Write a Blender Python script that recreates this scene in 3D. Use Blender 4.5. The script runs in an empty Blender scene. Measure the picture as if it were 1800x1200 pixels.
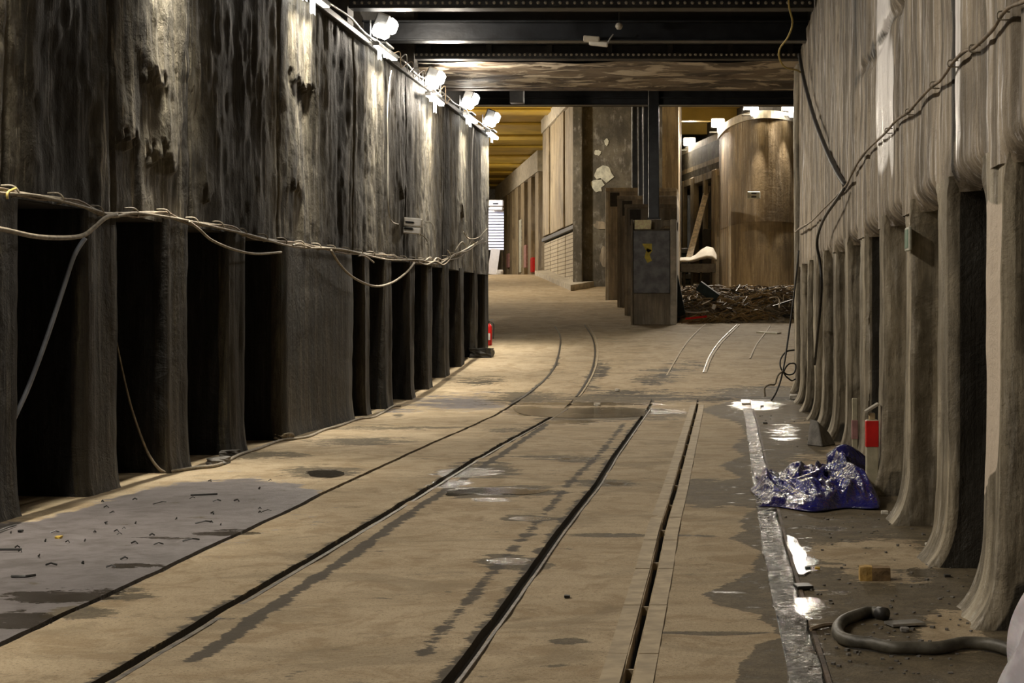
import bpy, bmesh, math, random
import numpy as np
from mathutils import Vector, Matrix, Euler
R = math.radians
C = bpy.context.scene.collection
SC = bpy.context.scene
# ------------------------------------------------------------------ camera, world, light, exposure
F, CX, CY = 3000.0, 1265.0, 550.0          # focal length and vanishing point of the tunnel, in px of the 1800x1200 frame
cam = bpy.data.cameras.new('camera'); camo = bpy.data.objects.new('camera', cam); C.objects.link(camo)
camo.location = (0, 0, 0); camo.rotation_euler = (R(90), 0, 0)
cam.sensor_width = 36; cam.lens = 36 * F / 1800; cam.shift_x = (900 - CX) / 1800; cam.shift_y = -(600 - CY) / 1800
cam.clip_start = .1; cam.clip_end = 400
SC.camera = camo
w = bpy.data.worlds.new('tunnel_world'); SC.world = w; w.use_nodes = True
w.node_tree.nodes['Background'].inputs[0].default_value = (.9, .85, .75, 1)
w.node_tree.nodes['Background'].inputs[1].default_value = .02
SC.view_settings.view_transform = 'Standard'; SC.view_settings.look = 'None'
SC.view_settings.gamma = 1; SC.view_settings.use_curve_mapping = False
SC.view_settings.exposure = 0.0
P_MAIN, P_WASH, P_FILL = 500, 62, 9       # watts of a flood lamp's beam, its wall washer, its stray light
WARM = (1, .89, .74)
LEFT_LAMPS = [-1.5, 3.2, 7.4, 11.5, 16.0, 21.2, 25.8, 30.3, 34.6, 37.9]

# ------------------------------------------------------------------ helpers
def softplus(t, k): return k * np.logaddexp(0, t / k)
def fz(X, Y):                                # floor height: level track, then the portal ramp, then a crest
    Y = np.asarray(Y, float)
    return -1.5 + .072 * (softplus(Y - 28.3, .8) - softplus(Y - 73.5, 2.0)) + 0 * X
def at(px, py, Y): return Vector(((px - CX) * Y / F, Y, (CY - py) * Y / F))
def atX(px, py, X): return at(px, py, X * F / (px - CX))
def onfloor(px, py, dz=0.0):
    lo, hi = 2.0, 110.0
    k = (CY - py) / F
    Y = 2.0
    while Y < 110:
        if k * Y <= float(fz(0, Y)): break
        Y += .05
    return Vector(((px - CX) * Y / F, Y, float(fz(0, Y)) + dz))
_rs = np.random.RandomState(7); _tab = _rs.rand(512, 512)
def vnoise(u, v):
    u = np.asarray(u, float); v = np.asarray(v, float)
    iu = np.floor(u).astype(int); iv = np.floor(v).astype(int)
    fu = u - iu; fv = v - iv; fu = fu * fu * (3 - 2 * fu); fv = fv * fv * (3 - 2 * fv)
    a = _tab[iu % 512, iv % 512]; b = _tab[(iu + 1) % 512, iv % 512]
    c = _tab[iu % 512, (iv + 1) % 512]; d = _tab[(iu + 1) % 512, (iv + 1) % 512]
    return (a * (1 - fu) + b * fu) * (1 - fv) + (c * (1 - fu) + d * fu) * fv
def fbm(u, v, o=4):
    s = 0; a = .5
    for i in range(o): s = s + a * vnoise(u * 2 ** i + 17 * i, v * 2 ** i + 31 * i); a *= .5
    return s
def tag(o, label=None, cat=None, group=None, kind=None):
    if label: o['label'] = label
    if cat: o['category'] = cat
    if group: o['group'] = group
    if kind: o['kind'] = kind
    return o
def M(name, verts, faces, mat, parent=None, smooth=False, attrs=None):
    me = bpy.data.meshes.new(name)
    me.from_pydata([tuple(map(float, v)) for v in verts], [], [tuple(map(int, f)) for f in faces])
    if smooth: me.polygons.foreach_set('use_smooth', [True] * len(me.polygons))
    if attrs:
        for k, a in attrs.items():
            at_ = me.attributes.new(k, 'FLOAT', 'POINT'); at_.data.foreach_set('value', np.asarray(a, np.float32).ravel())
    me.materials.append(mat); me.update()
    o = bpy.data.objects.new(name, me); C.objects.link(o)
    if parent: o.parent = parent; o.matrix_parent_inverse = Matrix.Translation(-parent.location) if parent.type == 'EMPTY' else Matrix()
    return o
def E(name, loc=(0, 0, 0), label=None, cat=None, group=None, kind=None):
    o = bpy.data.objects.new(name, None); C.objects.link(o); o.location = loc; o.empty_display_size = .1
    return tag(o, label, cat, group, kind)
class MB:
    def __init__(s): s.v = []; s.f = []
    def add(s, v, f):
        n = len(s.v); s.v += [tuple(p) for p in v]; s.f += [tuple(i + n for i in q) for q in f]; return s
    def box(s, c, d, rot=None, bev=0.0):
        hx, hy, hz = d[0] / 2, d[1] / 2, d[2] / 2
        if bev <= 0:
            pts = [(-hx, -hy, -hz), (hx, -hy, -hz), (hx, hy, -hz), (-hx, hy, -hz), (-hx, -hy, hz), (hx, -hy, hz), (hx, hy, hz), (-hx, hy, hz)]
            fs = [(0, 3, 2, 1), (4, 5, 6, 7), (0, 1, 5, 4), (1, 2, 6, 5), (2, 3, 7, 6), (3, 0, 4, 7)]
        else:
            bm = bmesh.new(); bmesh.ops.create_cube(bm, size=1)
            bmesh.ops.scale(bm, vec=d, verts=bm.verts)
            bmesh.ops.bevel(bm, geom=bm.edges[:], offset=bev, segments=1, affect='EDGES', profile=.5)
            bm.verts.index_update(); pts = [tuple(v.co) for v in bm.verts]; fs = [tuple(v.index for v in f.verts) for f in bm.faces]; bm.free()
        m = rot.to_matrix() if isinstance(rot, Euler) else (rot or Matrix.Identity(3))
        return s.add([tuple(m @ Vector(p) + Vector(c)) for p in pts], fs)
    def b2(s, x0, x1, y0, y1, z0, z1, bev=0.0): return s.box(((x0 + x1) / 2, (y0 + y1) / 2, (z0 + z1) / 2), (abs(x1 - x0), abs(y1 - y0), abs(z1 - z0)), None, bev)
    def tube(s, pts, r, n=8, smooth=True, sub=5):
        pts = [Vector(p) for p in pts]
        if smooth and len(pts) > 2: pts = catmull(pts, sub)
        rings = []; up = Vector((0, 0, 1)); k = len(pts)
        for i, p in enumerate(pts):
            t = (pts[min(i + 1, k - 1)] - pts[max(i - 1, 0)])
            if t.length < 1e-9: t = Vector((0, 1, 0))
            t.normalize()
            if i == 0:
                up = Vector((0, 0, 1)) if abs(t.z) < .9 else Vector((1, 0, 0))
            a = t.cross(up); a.normalize(); up = a.cross(t); up.normalize()
            rr = r(i / (k - 1)) if callable(r) else r
            rings.append([p + (a * math.cos(2 * math.pi * j / n) + up * math.sin(2 * math.pi * j / n)) * rr for j in range(n)])
        v = [q for g in rings for q in g]; f = []
        for i in range(k - 1):
            for j in range(n): f.append((i * n + j, i * n + (j + 1) % n, (i + 1) * n + (j + 1) % n, (i + 1) * n + j))
        f.append(tuple(range(n))[::-1]); f.append(tuple(range((k - 1) * n, k * n)))
        return s.add(v, f)
    def lathe(s, prof, c, n=20, axis='z'):
        v = []; f = []
        for (r, z) in prof:
            for j in range(n):
                a = 2 * math.pi * j / n; p = (r * math.cos(a), r * math.sin(a), z)
                if axis == 'y': p = (p[0], p[2], p[1])
                if axis == 'x': p = (p[2], p[0], p[1])
                v.append((p[0] + c[0], p[1] + c[1], p[2] + c[2]))
        for i in range(len(prof) - 1):
            for j in range(n): f.append((i * n + j, i * n + (j + 1) % n, (i + 1) * n + (j + 1) % n, (i + 1) * n + j))
        f.append(tuple(range(n))[::-1]); f.append(tuple(range((len(prof) - 1) * n, len(prof) * n)))
        return s.add(v, f)
    def prism(s, pts, z0, z1):               # polygon in XY
        n = len(pts); v = [(p[0], p[1], z0) for p in pts] + [(p[0], p[1], z1) for p in pts]
        return s.add(v, [tuple(range(n))[::-1], tuple(range(n, 2 * n))] + [(i, (i + 1) % n, n + (i + 1) % n, n + i) for i in range(n)])
    def build(s, name, mat, parent=None, smooth=False): return M(name, s.v, s.f, mat, parent, smooth)
def catmull(p, sub=5):
    o = []
    for i in range(len(p) - 1):
        a = p[max(i - 1, 0)]; b = p[i]; c = p[i + 1]; d = p[min(i + 2, len(p) - 1)]
        for k in range(sub):
            t = k / sub
            o.append(.5 * ((2 * b) + (c - a) * t + (2 * a - 5 * b + 4 * c - d) * t * t + (3 * b - a - 3 * c + d) * t ** 3))
    o.append(p[-1]); return o
def gridfaces(nr, nc):
    i = np.arange(nr - 1)[:, None] * nc + np.arange(nc - 1)[None, :]
    return np.stack([i, i + 1, i + nc + 1, i + nc], -1).reshape(-1, 4)
def bevel(o, w=.01, seg=1):
    m = o.modifiers.new('bevel', 'BEVEL'); m.width = w; m.segments = seg; m.limit_method = 'ANGLE'; return o

# ------------------------------------------------------------------ materials
class NT:
    def __init__(s, name):
        s.m = bpy.data.materials.new(name); s.m.use_nodes = True; s.t = s.m.node_tree; s.b = s.t.nodes['Principled BSDF']
    def n(s, typ, props=None, **ins):
        nd = s.t.nodes.new(typ)
        for k, v in (props or {}).items(): setattr(nd, k, v)
        for k, v in ins.items():
            key = int(k[1:]) if k[0] == '_' and k[1:].isdigit() else k.replace('_', ' ')
            s.set(nd.inputs[key], v)
        return nd
    def set(s, sock, v):
        if isinstance(v, bpy.types.NodeSocket): s.t.links.new(v, sock)
        elif isinstance(v, bpy.types.Node): s.t.links.new(v.outputs[0], sock)
        else:
            if hasattr(sock, 'default_value'):
                try: sock.default_value = v
                except Exception: sock.default_value = (*v, 1) if len(v) == 3 else v
    def pos(s, sc=(1, 1, 1)):
        g = s.n('ShaderNodeNewGeometry'); mp = s.n('ShaderNodeMapping', None, Vector=g.outputs['Position']); mp.inputs['Scale'].default_value = sc; return mp.outputs[0]
    def noise(s, vec, scale, detail=4, rough=.55, dist=0): return s.n('ShaderNodeTexNoise', None, Vector=vec, Scale=scale, Detail=detail, Roughness=rough, Distortion=dist).outputs[0]
    def math(s, op, a, b=0.0, c=0.0):
        nd = s.n('ShaderNodeMath', {'operation': op}); s.set(nd.inputs[0], a); s.set(nd.inputs[1], b); s.set(nd.inputs[2], c); return nd.outputs[0]
    def ramp(s, v, a, b, lo=0.0, hi=1.0):
        nd = s.n('ShaderNodeMapRange', {'interpolation_type': 'SMOOTHSTEP'}); s.set(nd.inputs[0], v)
        for i, x in zip((1, 2, 3, 4), (a, b, lo, hi)): nd.inputs[i].default_value = x
        return nd.outputs[0]
    def mix(s, f, a, b):
        nd = s.n('ShaderNodeMix', {'data_type': 'RGBA'}); s.set(nd.inputs[0], f)
        for sock, v in ((nd.inputs[6], a), (nd.inputs[7], b)): s.set(sock, (*v, 1) if isinstance(v, tuple) and len(v) == 3 else v)
        return nd.outputs[2]
    def mixf(s, f, a, b):
        nd = s.n('ShaderNodeMix', {'data_type': 'FLOAT'}); s.set(nd.inputs[0], f); s.set(nd.inputs[2], a); s.set(nd.inputs[3], b); return nd.outputs[0]
    def attr(s, name): return s.n('ShaderNodeAttribute', {'attribute_name': name}).outputs['Fac']
    def bump(s, h, strength, dist): return s.n('ShaderNodeBump', None, Height=h, Strength=strength, Distance=dist).outputs[0]
    def out(s, **k):
        for a, v in k.items(): s.set(s.b.inputs[a.replace('_', ' ')], (*v, 1) if isinstance(v, tuple) and len(v) == 3 and 'olor' in a else v)
        return s.m
def plain(name, col, rough=.6, metal=0.0, var=.25, scale=8, bump=.0, **k):
    t = NT(name); p = t.pos(); n = t.noise(p, scale)
    dark = tuple(c * (1 - var) for c in col); lite = tuple(min(1, c * (1 + var)) for c in col)
    kw = dict(Base_Color=t.mix(t.ramp(n, .3, .7), dark, lite), Roughness=rough, Metallic=metal)
    if bump: kw['Normal'] = t.bump(t.noise(p, scale * 4), .6, bump)
    kw.update(k); return t.out(**kw)
def concrete_wall(name, base, dark, pale, streak_amt=1.0, plane=(2.2, 2.2, .22), rough=.75, attrs=True, gloss=0.0):
    t = NT(name); p = t.pos(); st = t.pos(plane)
    s1 = t.noise(st, 1.6, 6, .65, .1); s2a = t.noise(st, 5.0, 6, .7, .1); s3 = t.noise(t.pos(tuple(c * k for c, k in zip(plane, (2.2, 2.2, .5)))), 4.5, 5, .7); s2 = t.math('ADD', t.math('MULTIPLY', s2a, .6), t.math('MULTIPLY', s3, .4)); big = t.noise(p, .55, 4, .55); fine = t.noise(p, 14, 5, .7)
    col = t.mix(t.ramp(s1, .40, .60), dark, base)
    col = t.mix(t.ramp(s2, .52, .64, 0, .7 * streak_amt), col, pale)
    med = t.noise(p, 2.3, 6, .7, .6); col = t.mix(t.ramp(med, .52, .66, 0, .6), col, dark); col = t.mix(t.ramp(big, .54, .66, 0, .6), col, tuple(c * .55 for c in dark))
    col = t.mix(t.ramp(fine, .35, .75, 0, .35), tuple(c * .5 for c in base) and col, tuple(c * .6 for c in base))
    r = t.ramp(s2, .35, .75, rough + .1, rough - .25 - gloss)
    if attrs:
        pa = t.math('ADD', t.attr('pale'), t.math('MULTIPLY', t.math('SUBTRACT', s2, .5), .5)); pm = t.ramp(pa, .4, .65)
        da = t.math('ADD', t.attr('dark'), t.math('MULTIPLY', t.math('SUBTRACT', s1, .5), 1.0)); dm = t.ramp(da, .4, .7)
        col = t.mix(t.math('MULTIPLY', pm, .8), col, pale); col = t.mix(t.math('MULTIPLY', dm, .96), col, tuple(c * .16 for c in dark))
        pt = t.ramp(t.attr('paint'), .45, .5); col = t.mix(pt, col, (.56, .475, .38)); r = t.mixf(pm, r, .38)
    h = t.math('ADD', t.math('MULTIPLY', s2, .7), t.math('MULTIPLY', fine, .5))
    return t.out(Base_Color=col, Roughness=r, Normal=t.bump(t.math('ADD', h, t.math('MULTIPLY', med, 1.2)), .8, .025))
MAT = {}
MAT['wall_left'] = concrete_wall('stained_dark_concrete', (.11, .094, .062), (.022, .018, .011), (.40, .36, .27))
MAT['pier_left'] = concrete_wall('dark_pier_concrete', (.030, .0225, .011), (.007, .0055, .003), (.085, .07, .032), attrs=True)
MAT['wall_right'] = concrete_wall('streaked_grey_brown_concrete', (.36, .30, .22), (.10, .078, .05), (.78, .75, .75), attrs=True, gloss=.1)
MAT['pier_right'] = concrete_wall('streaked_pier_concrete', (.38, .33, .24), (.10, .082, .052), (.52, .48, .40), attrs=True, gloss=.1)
MAT['far_concrete'] = concrete_wall('warm_far_concrete', (.40, .32, .20), (.20, .155, .10), (.52, .44, .31), attrs=False)
MAT['median'] = concrete_wall('dark_blotchy_concrete', (.13, .115, .085), (.06, .052, .038), (.30, .28, .25), attrs=False, plane=(.9, .9, .7))
MAT['block'] = concrete_wall('old_block_concrete', (.36, .30, .215), (.18, .15, .11), (.36, .33, .27), attrs=False)
MAT['void'] = plain('shaded_recess_concrete', (.03, .026, .02), .8)  # near-black colour carries the shade of the unlit recesses
MAT['ceiling'] = plain('sooty_ceiling', (.05, .043, .034), .8, bump=.01)
def floor_mat():
    t = NT('dusty_wet_track_concrete'); p = t.pos(); ps = t.pos((.5, 1.6, 1))
    n1 = t.noise(p, 1.1, 5, .6, .4); n2 = t.noise(p, 7, 6, .7); n3 = t.noise(ps, 3.0, 6, .65, .5); n4 = t.noise(p, 60, 3, .7)
    col = t.mix(t.ramp(n1, .3, .7), (.36, .285, .18), (.44, .355, .235))
    col = t.mix(t.ramp(n3, .52, .74, 0, .55), col, (.24, .185, .11))
    col = t.mix(t.ramp(n2, .3, .7, 0, .35), col, (.27, .21, .13))
    col = t.mix(t.ramp(n4, .53, .68, 0, .75), col, (.15, .112, .065)); col = t.mix(t.ramp(n4, .38, .26, 0, .6), col, (.58, .49, .36)); n6 = t.noise(p, 2.6, 6, .7, .8); col = t.mix(t.ramp(n6, .46, .62, 0, .62), col, (.22, .155, .08)); n8 = t.noise(t.pos((.8, 1.2, 1)), .9, 5, .65, 1.0); col = t.mix(t.ramp(n8, .52, .64, 0, .5), col, (.19, .15, .09)); n9 = t.noise(p, 4.2, 7, .75); col = t.mix(t.ramp(n9, .55, .68, 0, .6), col, (.17, .13, .075)); n7 = t.noise(p, 170, 2, .5); col = t.mix(t.ramp(n7, .56, .7, 0, .5), col, (.13, .10, .06))
    n5 = t.noise(t.pos((.6, 1.3, 1)), 22, 4, .7)
    wob = t.math('ADD', t.math('MULTIPLY', t.math('SUBTRACT', n3, .5), 2.0), t.math('ADD', t.math('MULTIPLY', t.math('SUBTRACT', n2, .5), 1.4), t.math('MULTIPLY', t.math('SUBTRACT', n5, .5), .9)))
    g = t.ramp(t.math('ADD', t.attr('grey'), wob), .42, .58)
    gcol = t.mix(t.ramp(n2, .35, .7), (.16, .142, .14), (.085, .073, .066))
    col = t.mix(g, col, gcol)
    wt = t.ramp(t.math('ADD', t.attr('wet'), wob), .42, .55)
    wcol = t.mix(t.ramp(n2, .35, .7), (.060, .048, .029), (.135, .108, .068)); wcol = t.mix(t.ramp(n4, .5, .7, 0, .6), wcol, (.03, .024, .015))
    col = t.mix(t.math('MULTIPLY', wt, .93), col, wcol)
    dk = t.ramp(t.math('ADD', t.attr('soot'), t.math('MULTIPLY', wob, .8)), .4, .6)
    col = t.mix(t.math('MULTIPLY', dk, .9), col, (.04, .034, .025))
    pd = t.ramp(t.math('ADD', t.attr('pool'), t.math('MULTIPLY', wob, .7)), .42, .55)
    col = t.mix(t.math('MULTIPLY', pd, .7), col, (.05, .042, .03))
    r = t.mixf(g, .85, .42); r = t.mixf(wt, r, t.ramp(n2, .3, .45, .35, .75)); r = t.mixf(pd, r, .10); spc = t.mixf(g, .35, .6); spc = t.mixf(wt, spc, .22); spc = t.mixf(pd, spc, .6)
    h = t.math('ADD', t.math('MULTIPLY', n2, .6), t.math('MULTIPLY', n4, .25))
    b = t.n('ShaderNodeBump', None, Height=h, Distance=.02); t.set(b.inputs['Strength'], t.mixf(pd, .8, .5))
    return t.out(Specular_IOR_Level=spc, Base_Color=col, Roughness=r, Normal=b.outputs[0])
MAT['floor'] = floor_mat()
def water_mat(nm, bs, sc=24, al=.65, col=(.03, .025, .018), ro=.05):
    t = NT(nm); p = t.pos((2.2, 1, 1)); n = t.noise(p, sc, 4)
    if al < .6: ro = t.ramp(t.noise(t.pos((1, .7, 1)), 7, 4), .42, .56, .05, .55)
    return t.out(Base_Color=col, Roughness=ro, Alpha=al, Specular_IOR_Level=.6 if al > .6 else .3, Normal=t.bump(n, min(bs, 1), .01 if bs < .9 else .05))
MAT['water'] = water_mat('still_puddle_water', .16); MAT['stream'] = water_mat('rippled_channel_water', .95, 9, .5, (.05, .04, .025), .06)
MAT['black_steel'] = plain('black_painted_steel', (.02, .022, .026), .38, .3, .4, 3, .004)
MAT['dark_steel'] = plain('sooty_steel', (.03, .028, .026), .5, .3, .5, 3, .006)
MAT['rust'] = plain('rusty_brown_steel', (.075, .052, .035), .7, .1, .5, 5, .01)
MAT['rivet'] = plain('worn_rivets', (.45, .42, .36), .4, .3, .2, 30)
t = NT('peeling_concrete_soffit'); p = t.pos((.6, .9, 1)); n1 = t.noise(p, 1.2, 6, .65, .8); n2 = t.noise(p, 2.2, 6, .6, .8)
MAT['soffit'] = t.out(Base_Color=t.mix(t.ramp(n2, .50, .58), t.mix(t.ramp(n1, .42, .58), (.04, .026, .016), (.17, .13, .09)), (.50, .43, .33)), Roughness=.6, Normal=t.bump(n1, .8, .05))
MAT['groove'] = plain('black_grime', (.012, .011, .009), .45, .0, .4, 20)
MAT['rail_steel'] = plain('wet_worn_rail_steel', (.13, .11, .085), .45, .4, .5, 12, .008)
MAT['lip'] = plain('dusty_slot_plate', (.33, .265, .17), .75, .0, .2, 9, .004)
MAT['patch'] = plain('dark_asphalt_patch', (.10, .086, .066), .7, .0, .3, 20, .01)
MAT['white_plastic'] = plain('white_plastic', (.82, .80, .76), .35, 0, .05)
MAT['slot_black'] = plain('slot_black', (.015, .015, .015), .5)
MAT['cable_grey'] = plain('dusty_grey_cable', (.24, .205, .15), .6, 0, .3, 20)
MAT['cable_blue'] = plain('blue_grey_cable', (.30, .33, .38), .45, 0, .3, 3)
MAT['cable_black'] = plain('black_rubber_cable', (.03, .028, .025), .5, 0, .4, 12)
MAT['cable_yellow'] = plain('yellow_wire', (.45, .34, .09), .5, 0, .2)
MAT['cable_white'] = plain('off_white_wire', (.45, .42, .36), .5, 0, .1)
MAT['bundle_brown'] = plain('grimy_brown_cable', (.19, .145, .095), .6, 0, .4, 15, .004)
MAT['galv'] = plain('galvanised_steel', (.45, .45, .44), .35, .8, .3, 6, .003)
MAT['tarp'] = (lambda t: t.out(Base_Color=t.mix(t.ramp(t.noise(t.pos(), 6), .35, .7), (.010, .010, .085), (.018, .018, .14)), Roughness=.11, Specular_IOR_Level=.7, Normal=t.bump(t.math('ABSOLUTE', t.math('SUBTRACT', t.noise(t.pos(), 7, 4, .55, 1.5), .5)), 1.0, .035)))(NT('blue_plastic_tarp'))
MAT['sheet'] = (lambda t: t.out(Base_Color=t.mix(t.ramp(t.noise(t.pos(), 9, 5), .35, .7), (.52, .49, .54), (.70, .67, .72)), Roughness=.22, Subsurface_Weight=.2, Normal=t.bump(t.noise(t.pos(), 5, 3, .5, 1.0), .6, .02)))(NT('pale_plastic_sheeting'))
MAT['red'] = plain('red_paint', (.62, .015, .012), .4, 0, .12)
MAT['faded_red'] = plain('faded_red_paint', (.42, .22, .21), .6, 0, .2)
MAT['post_wood'] = plain('painted_cream_wood', (.46, .42, .30), .6, 0, .15, 12)
MAT['raw_wood'] = plain('raw_timber', (.50, .38, .22), .7, 0, .25, 14)
MAT['plank'] = plain('weathered_plank', (.62, .53, .41), .75, 0, .3, 10)
MAT['hose'] = plain('dusty_rubber_hose', (.085, .078, .06), .5, 0, .5, 9, .004)
MAT['stone'] = plain('grey_stone', (.15, .14, .125), .75, 0, .3, 9, .01)
MAT['brick_y'] = plain('yellow_firebrick', (.42, .27, .08), .7, 0, .3, 15, .01)
MAT['mud'] = plain('muddy_rubble', (.32, .25, .15), .8, 0, .5, 6, .02)
MAT['yellow_deck'] = plain('ochre_painted_deck', (.40, .27, .035), .55, 0, .18, 1.2)
MAT['yellow_beam'] = plain('ochre_deck_beam', (.55, .38, .06), .5, 0, .12, 1.2)
MAT['shutter'] = plain('cool_white_slats', (.80, .82, .92), .4, .1, .05)
MAT['plate'] = plain('grey_painted_plate', (.12, .12, .125), .5, .2, .35, 5, .004)
MAT['orange_block'] = plain('orange_timber', (1.0, .80, .48), .6, 0, .2, 12)
MAT['yellow_mark'] = plain('yellow_paint', (.50, .40, .04), .6, 0, .2)
MAT['green_sign'] = plain('green_enamel', (.10, .20, .14), .4, 0, .2, 12)
MAT['sign_frame'] = plain('pale_sign_edge', (.50, .50, .42), .5)
MAT['white_cloth'] = plain('white_sack_cloth', (.72, .68, .60), .7, 0, .08, 6, .01)
MAT['teal_panel'] = plain('dark_teal_board', (.02, .035, .035), .6, 0, .3)
MAT['leaf'] = plain('yellow_leaf', (.60, .40, .05), .6)
t = NT('painted_brick'); bt = t.n('ShaderNodeTexBrick', None); g = t.n('ShaderNodeNewGeometry'); sp = t.n('ShaderNodeSeparateXYZ', None, Vector=g.outputs['Position']); cb = t.n('ShaderNodeCombineXYZ', None, X=sp.outputs[1], Y=sp.outputs[2])
t.set(bt.inputs['Vector'], cb.outputs[0]); bt.inputs['Scale'].default_value = 1.6; bt.inputs['Color1'].default_value = (.50, .44, .33, 1); bt.inputs['Color2'].default_value = (.42, .36, .26, 1); bt.inputs['Mortar'].default_value = (.16, .13, .09, 1); bt.inputs['Mortar Size'].default_value = .03
MAT['brick_white'] = t.out(Base_Color=bt.outputs[0], Roughness=.8, Normal=t.bump(bt.outputs[1], -.5, .02))
def emis(name, col, s):
    t = NT(name); m = t.out(Base_Color=(.8, .8, .8), Emission_Color=col, Emission_Strength=s); return m
MAT['glow'] = emis('lit_lamp_lens', (1, .95, .86), 22)
MAT['glow_cool'] = emis('cool_lamp_lens', (.8, .85, 1), 8)
t = NT('clear_plastic_flap'); MAT['flap'] = t.out(Base_Color=(.65, .72, .80), Roughness=.15, Alpha=.55, Specular_IOR_Level=.8)
MAT['concrete_ledge'] = plain('pale_concrete_ledge', (.42, .38, .31), .7, 0, .25, 4, .01)

# ------------------------------------------------------------------ the track floor
def lineX(pl):
    ys = []; xs = []
    for px, py in pl:
        q = onfloor(px, py) if py < 700 else Vector(((px - CX) * 1.5 / (py - CY), F * 1.5 / (py - CY), 0)); ys.append(q.y); xs.append(q.x)
    o = np.argsort(ys); return np.array(ys)[o], np.array(xs)[o]
L_joint = lineX([(0, 1133), (290, 997), (500, 900), (587, 857), (750, 783), (865, 732), (895, 716)])
L_left = lineX([(177, 1198), (287, 1133), (433, 1047), (654, 917), (758, 854), (829, 810), (895, 773), (969, 733)])
L_mid = lineX([(787, 1198), (850, 1117), (912, 1033), (983, 933), (1050, 850), (1080, 800), (1127, 735)])
L_slot = lineX([(1100, 1200), (1113, 1150), (1150, 1000), (1165, 930), (1185, 865), (1205, 790), (1225, 716)])
L_gut = lineX([(1422, 1200), (1380, 1040), (1355, 930), (1334, 820), (1320, 740)])
def LX(L, Y): return np.interp(Y, L[0], L[1])
Ys = [2.5]
while Ys[-1] < 31: Ys.append(Ys[-1] + min(max(Ys[-1] ** 2 * .0004, .03), .2))
Ys = np.array(Ys)
# columns: fixed steps between the traced lines, with narrow channels cut at each line
ctrl = [(-6.9, None, 0), (None, L_joint, .050), (None, L_left, .060), (None, L_mid, .055), (None, L_slot, .036), (None, L_gut, .15), (3.0, None, 0)]
segs = []
for k in range(len(ctrl)):
    segs.append(ctrl[k])
cols = []; depth = []
for k in range(len(segs) - 1):
    A, B = segs[k], segs[k + 1]
    xa = (np.full_like(Ys, A[0]) if A[1] is None else LX(A[1], Ys) + A[2] / 2)
    xb = (np.full_like(Ys, B[0]) if B[1] is None else LX(B[1], Ys) - B[2] / 2)
    n = int(max(8, np.ceil(np.mean(xb - xa) / .03)))
    for i in range(n + 1):
        cols.append(xa + (xb - xa) * i / n); depth.append(0)
    if B[1] is not None:                      # channel walls and bottom
        d = {.050: .06, .060: .05, .055: .05, .036: .16, .15: .035}[B[2]]
        for s_ in (-.46, .46): cols.append(LX(B[1], Ys) + s_ * B[2]); depth.append(d)
cols = np.array(cols).T; depth = np.array(depth)
YY = np.repeat(Ys[:, None], cols.shape[1], 1); XX = cols
fade = np.clip((28.6 - YY) / .5, 0, 1)
ZZ = fz(XX, YY) + (fbm(XX * 2 + 50, YY * 2, 4) - .5) * .022 - depth[None, :] * fade
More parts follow.
